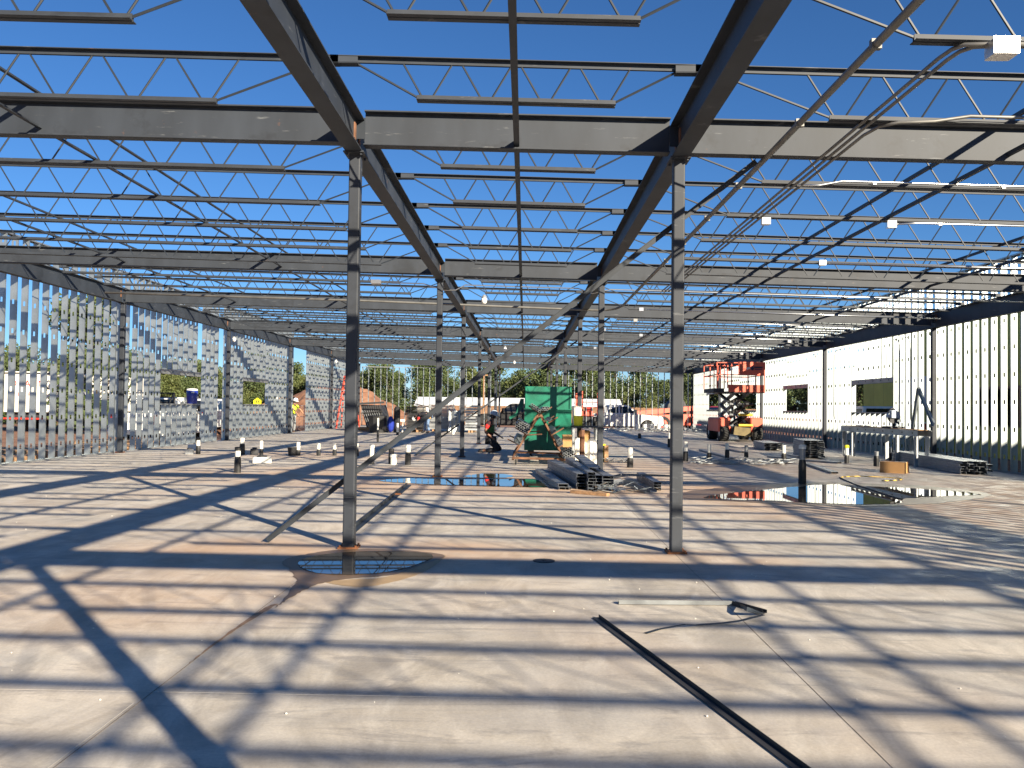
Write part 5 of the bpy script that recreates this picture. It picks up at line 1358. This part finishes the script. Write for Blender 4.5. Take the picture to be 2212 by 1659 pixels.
# things before the yellow wing, seen through the right window
b = MB(); 
for k in range(5): b.box(16.1-.05*k,16.9,40.6+.2*k,45.4,GZ+.3*k+.02,GZ+.3*k+.27)
o = thing('lumber_stack','dark stepped stack of boards before the yellow wing','lumber',(16.5,43,GZ)); b.build('boards', M['dark'], o)
b = MB(); b.add([(18.17,42.0,3.0),(18.17,38.2,3.0),(18.15,38.2,1.7),(18.16,42.3,1.7),(18.14,42.0,3.0),(18.14,38.2,3.0),(18.12,38.2,1.7),(18.13,42.3,1.7)], [(0,1,2,3),(7,6,5,4),(0,4,5,1),(3,2,6,7)]); o = b.build('tarp', M['hatgrey'], loc=(18.15,40,2)); tag(o,'pale blue tarp hanging on the yellow wing','tarp')
b = MB(); b.tube([(24,62,.9),(26,63,1.5),(29,63,1.2),(33,64,1.5)], .22, 8); b.tube([(26,63,1.5),(27,63.5,2.2)], .1, 6); b.tube([(22,62.5,.6),(27,62,.9),(31,62.5,.7)], .25, 8); o = b.build('fallen_logs', M['bark'], loc=(27,63,0)); tag(o,'fallen logs on the dirt bank seen through the right window','logs')

# ------------------------------------------------------------------ trees
def tree_mesh(seed, H, Rr, leaf, nl):
    rnd = random.Random(seed); t = MB()
    t.tube([(0,0,0),(.1*rnd.uniform(-1,1),.1*rnd.uniform(-1,1),H*.3),(.25*rnd.uniform(-1,1),.25*rnd.uniform(-1,1),H*.75)], .05*Rr+.07, 7, .03)
    clumps = []
    for k in range(15):
        a = rnd.uniform(0,6.283); h = rnd.uniform(.12,.92); rr = Rr*(1-abs(h-.5)*1.05)*rnd.uniform(.25,.95)
        c = Vector((math.cos(a)*rr, math.sin(a)*rr, H*h)); s_ = rnd.uniform(.24,.44)*Rr
        clumps.append((c, s_)); t.tube([(0,0,H*h*.55),c*.6+Vector((0,0,H*h*.3)),c], .05, 5, .012)
    clumps.append((Vector((0,0,H*.88)), .3*Rr)); clumps.append((Vector((0,0,H*.55)), .6*Rr))
    L = MB(); tot = sum(s_**2 for c, s_ in clumps)
    for c, s_ in clumps:
        for i in range(int(nl*s_**2/tot)):
            d = Vector((rnd.gauss(0,1),rnd.gauss(0,1),rnd.gauss(0,1))).normalized()*s_*(rnd.random()**.4)*rnd.uniform(.85,1.15)
            p = c+d; p.z = max(p.z,.05); u = Vector((rnd.gauss(0,1),rnd.gauss(0,1),rnd.gauss(0,.6))).normalized(); v = u.orthogonal().normalized(); v = (Matrix.Rotation(rnd.uniform(0,6.28),3,u) @ v)
            a = leaf*rnd.uniform(.6,1.3); w = u.cross(v)
            L.add([p-v*a, p+w*a*.55, p+v*a, p-w*a*.55], [(0,1,2,3)])
    return t.mesh('trunk', M['bark']), L.mesh('crown', M['leaf'] if seed % 2 else M['leaf2'])
TM = [tree_mesh(s_, H, r_, .14, 5200) for s_, H, r_ in ((1,6.8,2.9),(2,6.2,2.6),(3,7.4,2.8),(4,5.2,2.5),(5,6.0,3.2))]
def tree(x, y, k, sc, label, group):
    o = thing('tree', label, 'tree', (x,y,GZ-.05), random.uniform(0,6.28), group); o.scale = (sc,sc,sc)
    link('trunk', TM[k][0], o); link('crown', TM[k][1], o)
rt = random.Random(31)
for i in range(46):
    x = -44+i*2.3+rt.uniform(-1,1); y = rt.uniform(108,122)
    h_ = .92+.18*math.sin(x*.23+1)
    tree(x, y, rt.randrange(5), h_*rt.uniform(.9,1.12), 'green tree in the long tree line behind the far end wall', 'tree line behind the end wall')
for i in range(30):
    x = -52+i*3.9+rt.uniform(-1,1); y = rt.uniform(126,140)
    tree(x, y, rt.randrange(5), rt.uniform(1.15,1.4), 'taller tree in the rear row of the tree line beyond the end wall', 'rear row of the tree line')
for i in range(26):
    y = 30+i*3.4+rt.uniform(-1,1); x = -35-rt.uniform(0,9)-.12*max(0,y-60)
    tree(x, y, rt.randrange(5), rt.uniform(.80,1.05), 'tree standing beyond the trailer outside the left stud wall', 'trees outside the left wall')
for i in range(14):
    tree(36+rt.uniform(0,14), 48+i*4.2, rt.randrange(5), rt.uniform(.8,1.1), 'tree beyond the dirt bank outside the right wall', 'trees outside the right wall')
p = at(292,770,45); tree(p.x-2, 45, 2, 1.0, 'taller tree in the gap right of the left wall column', None)
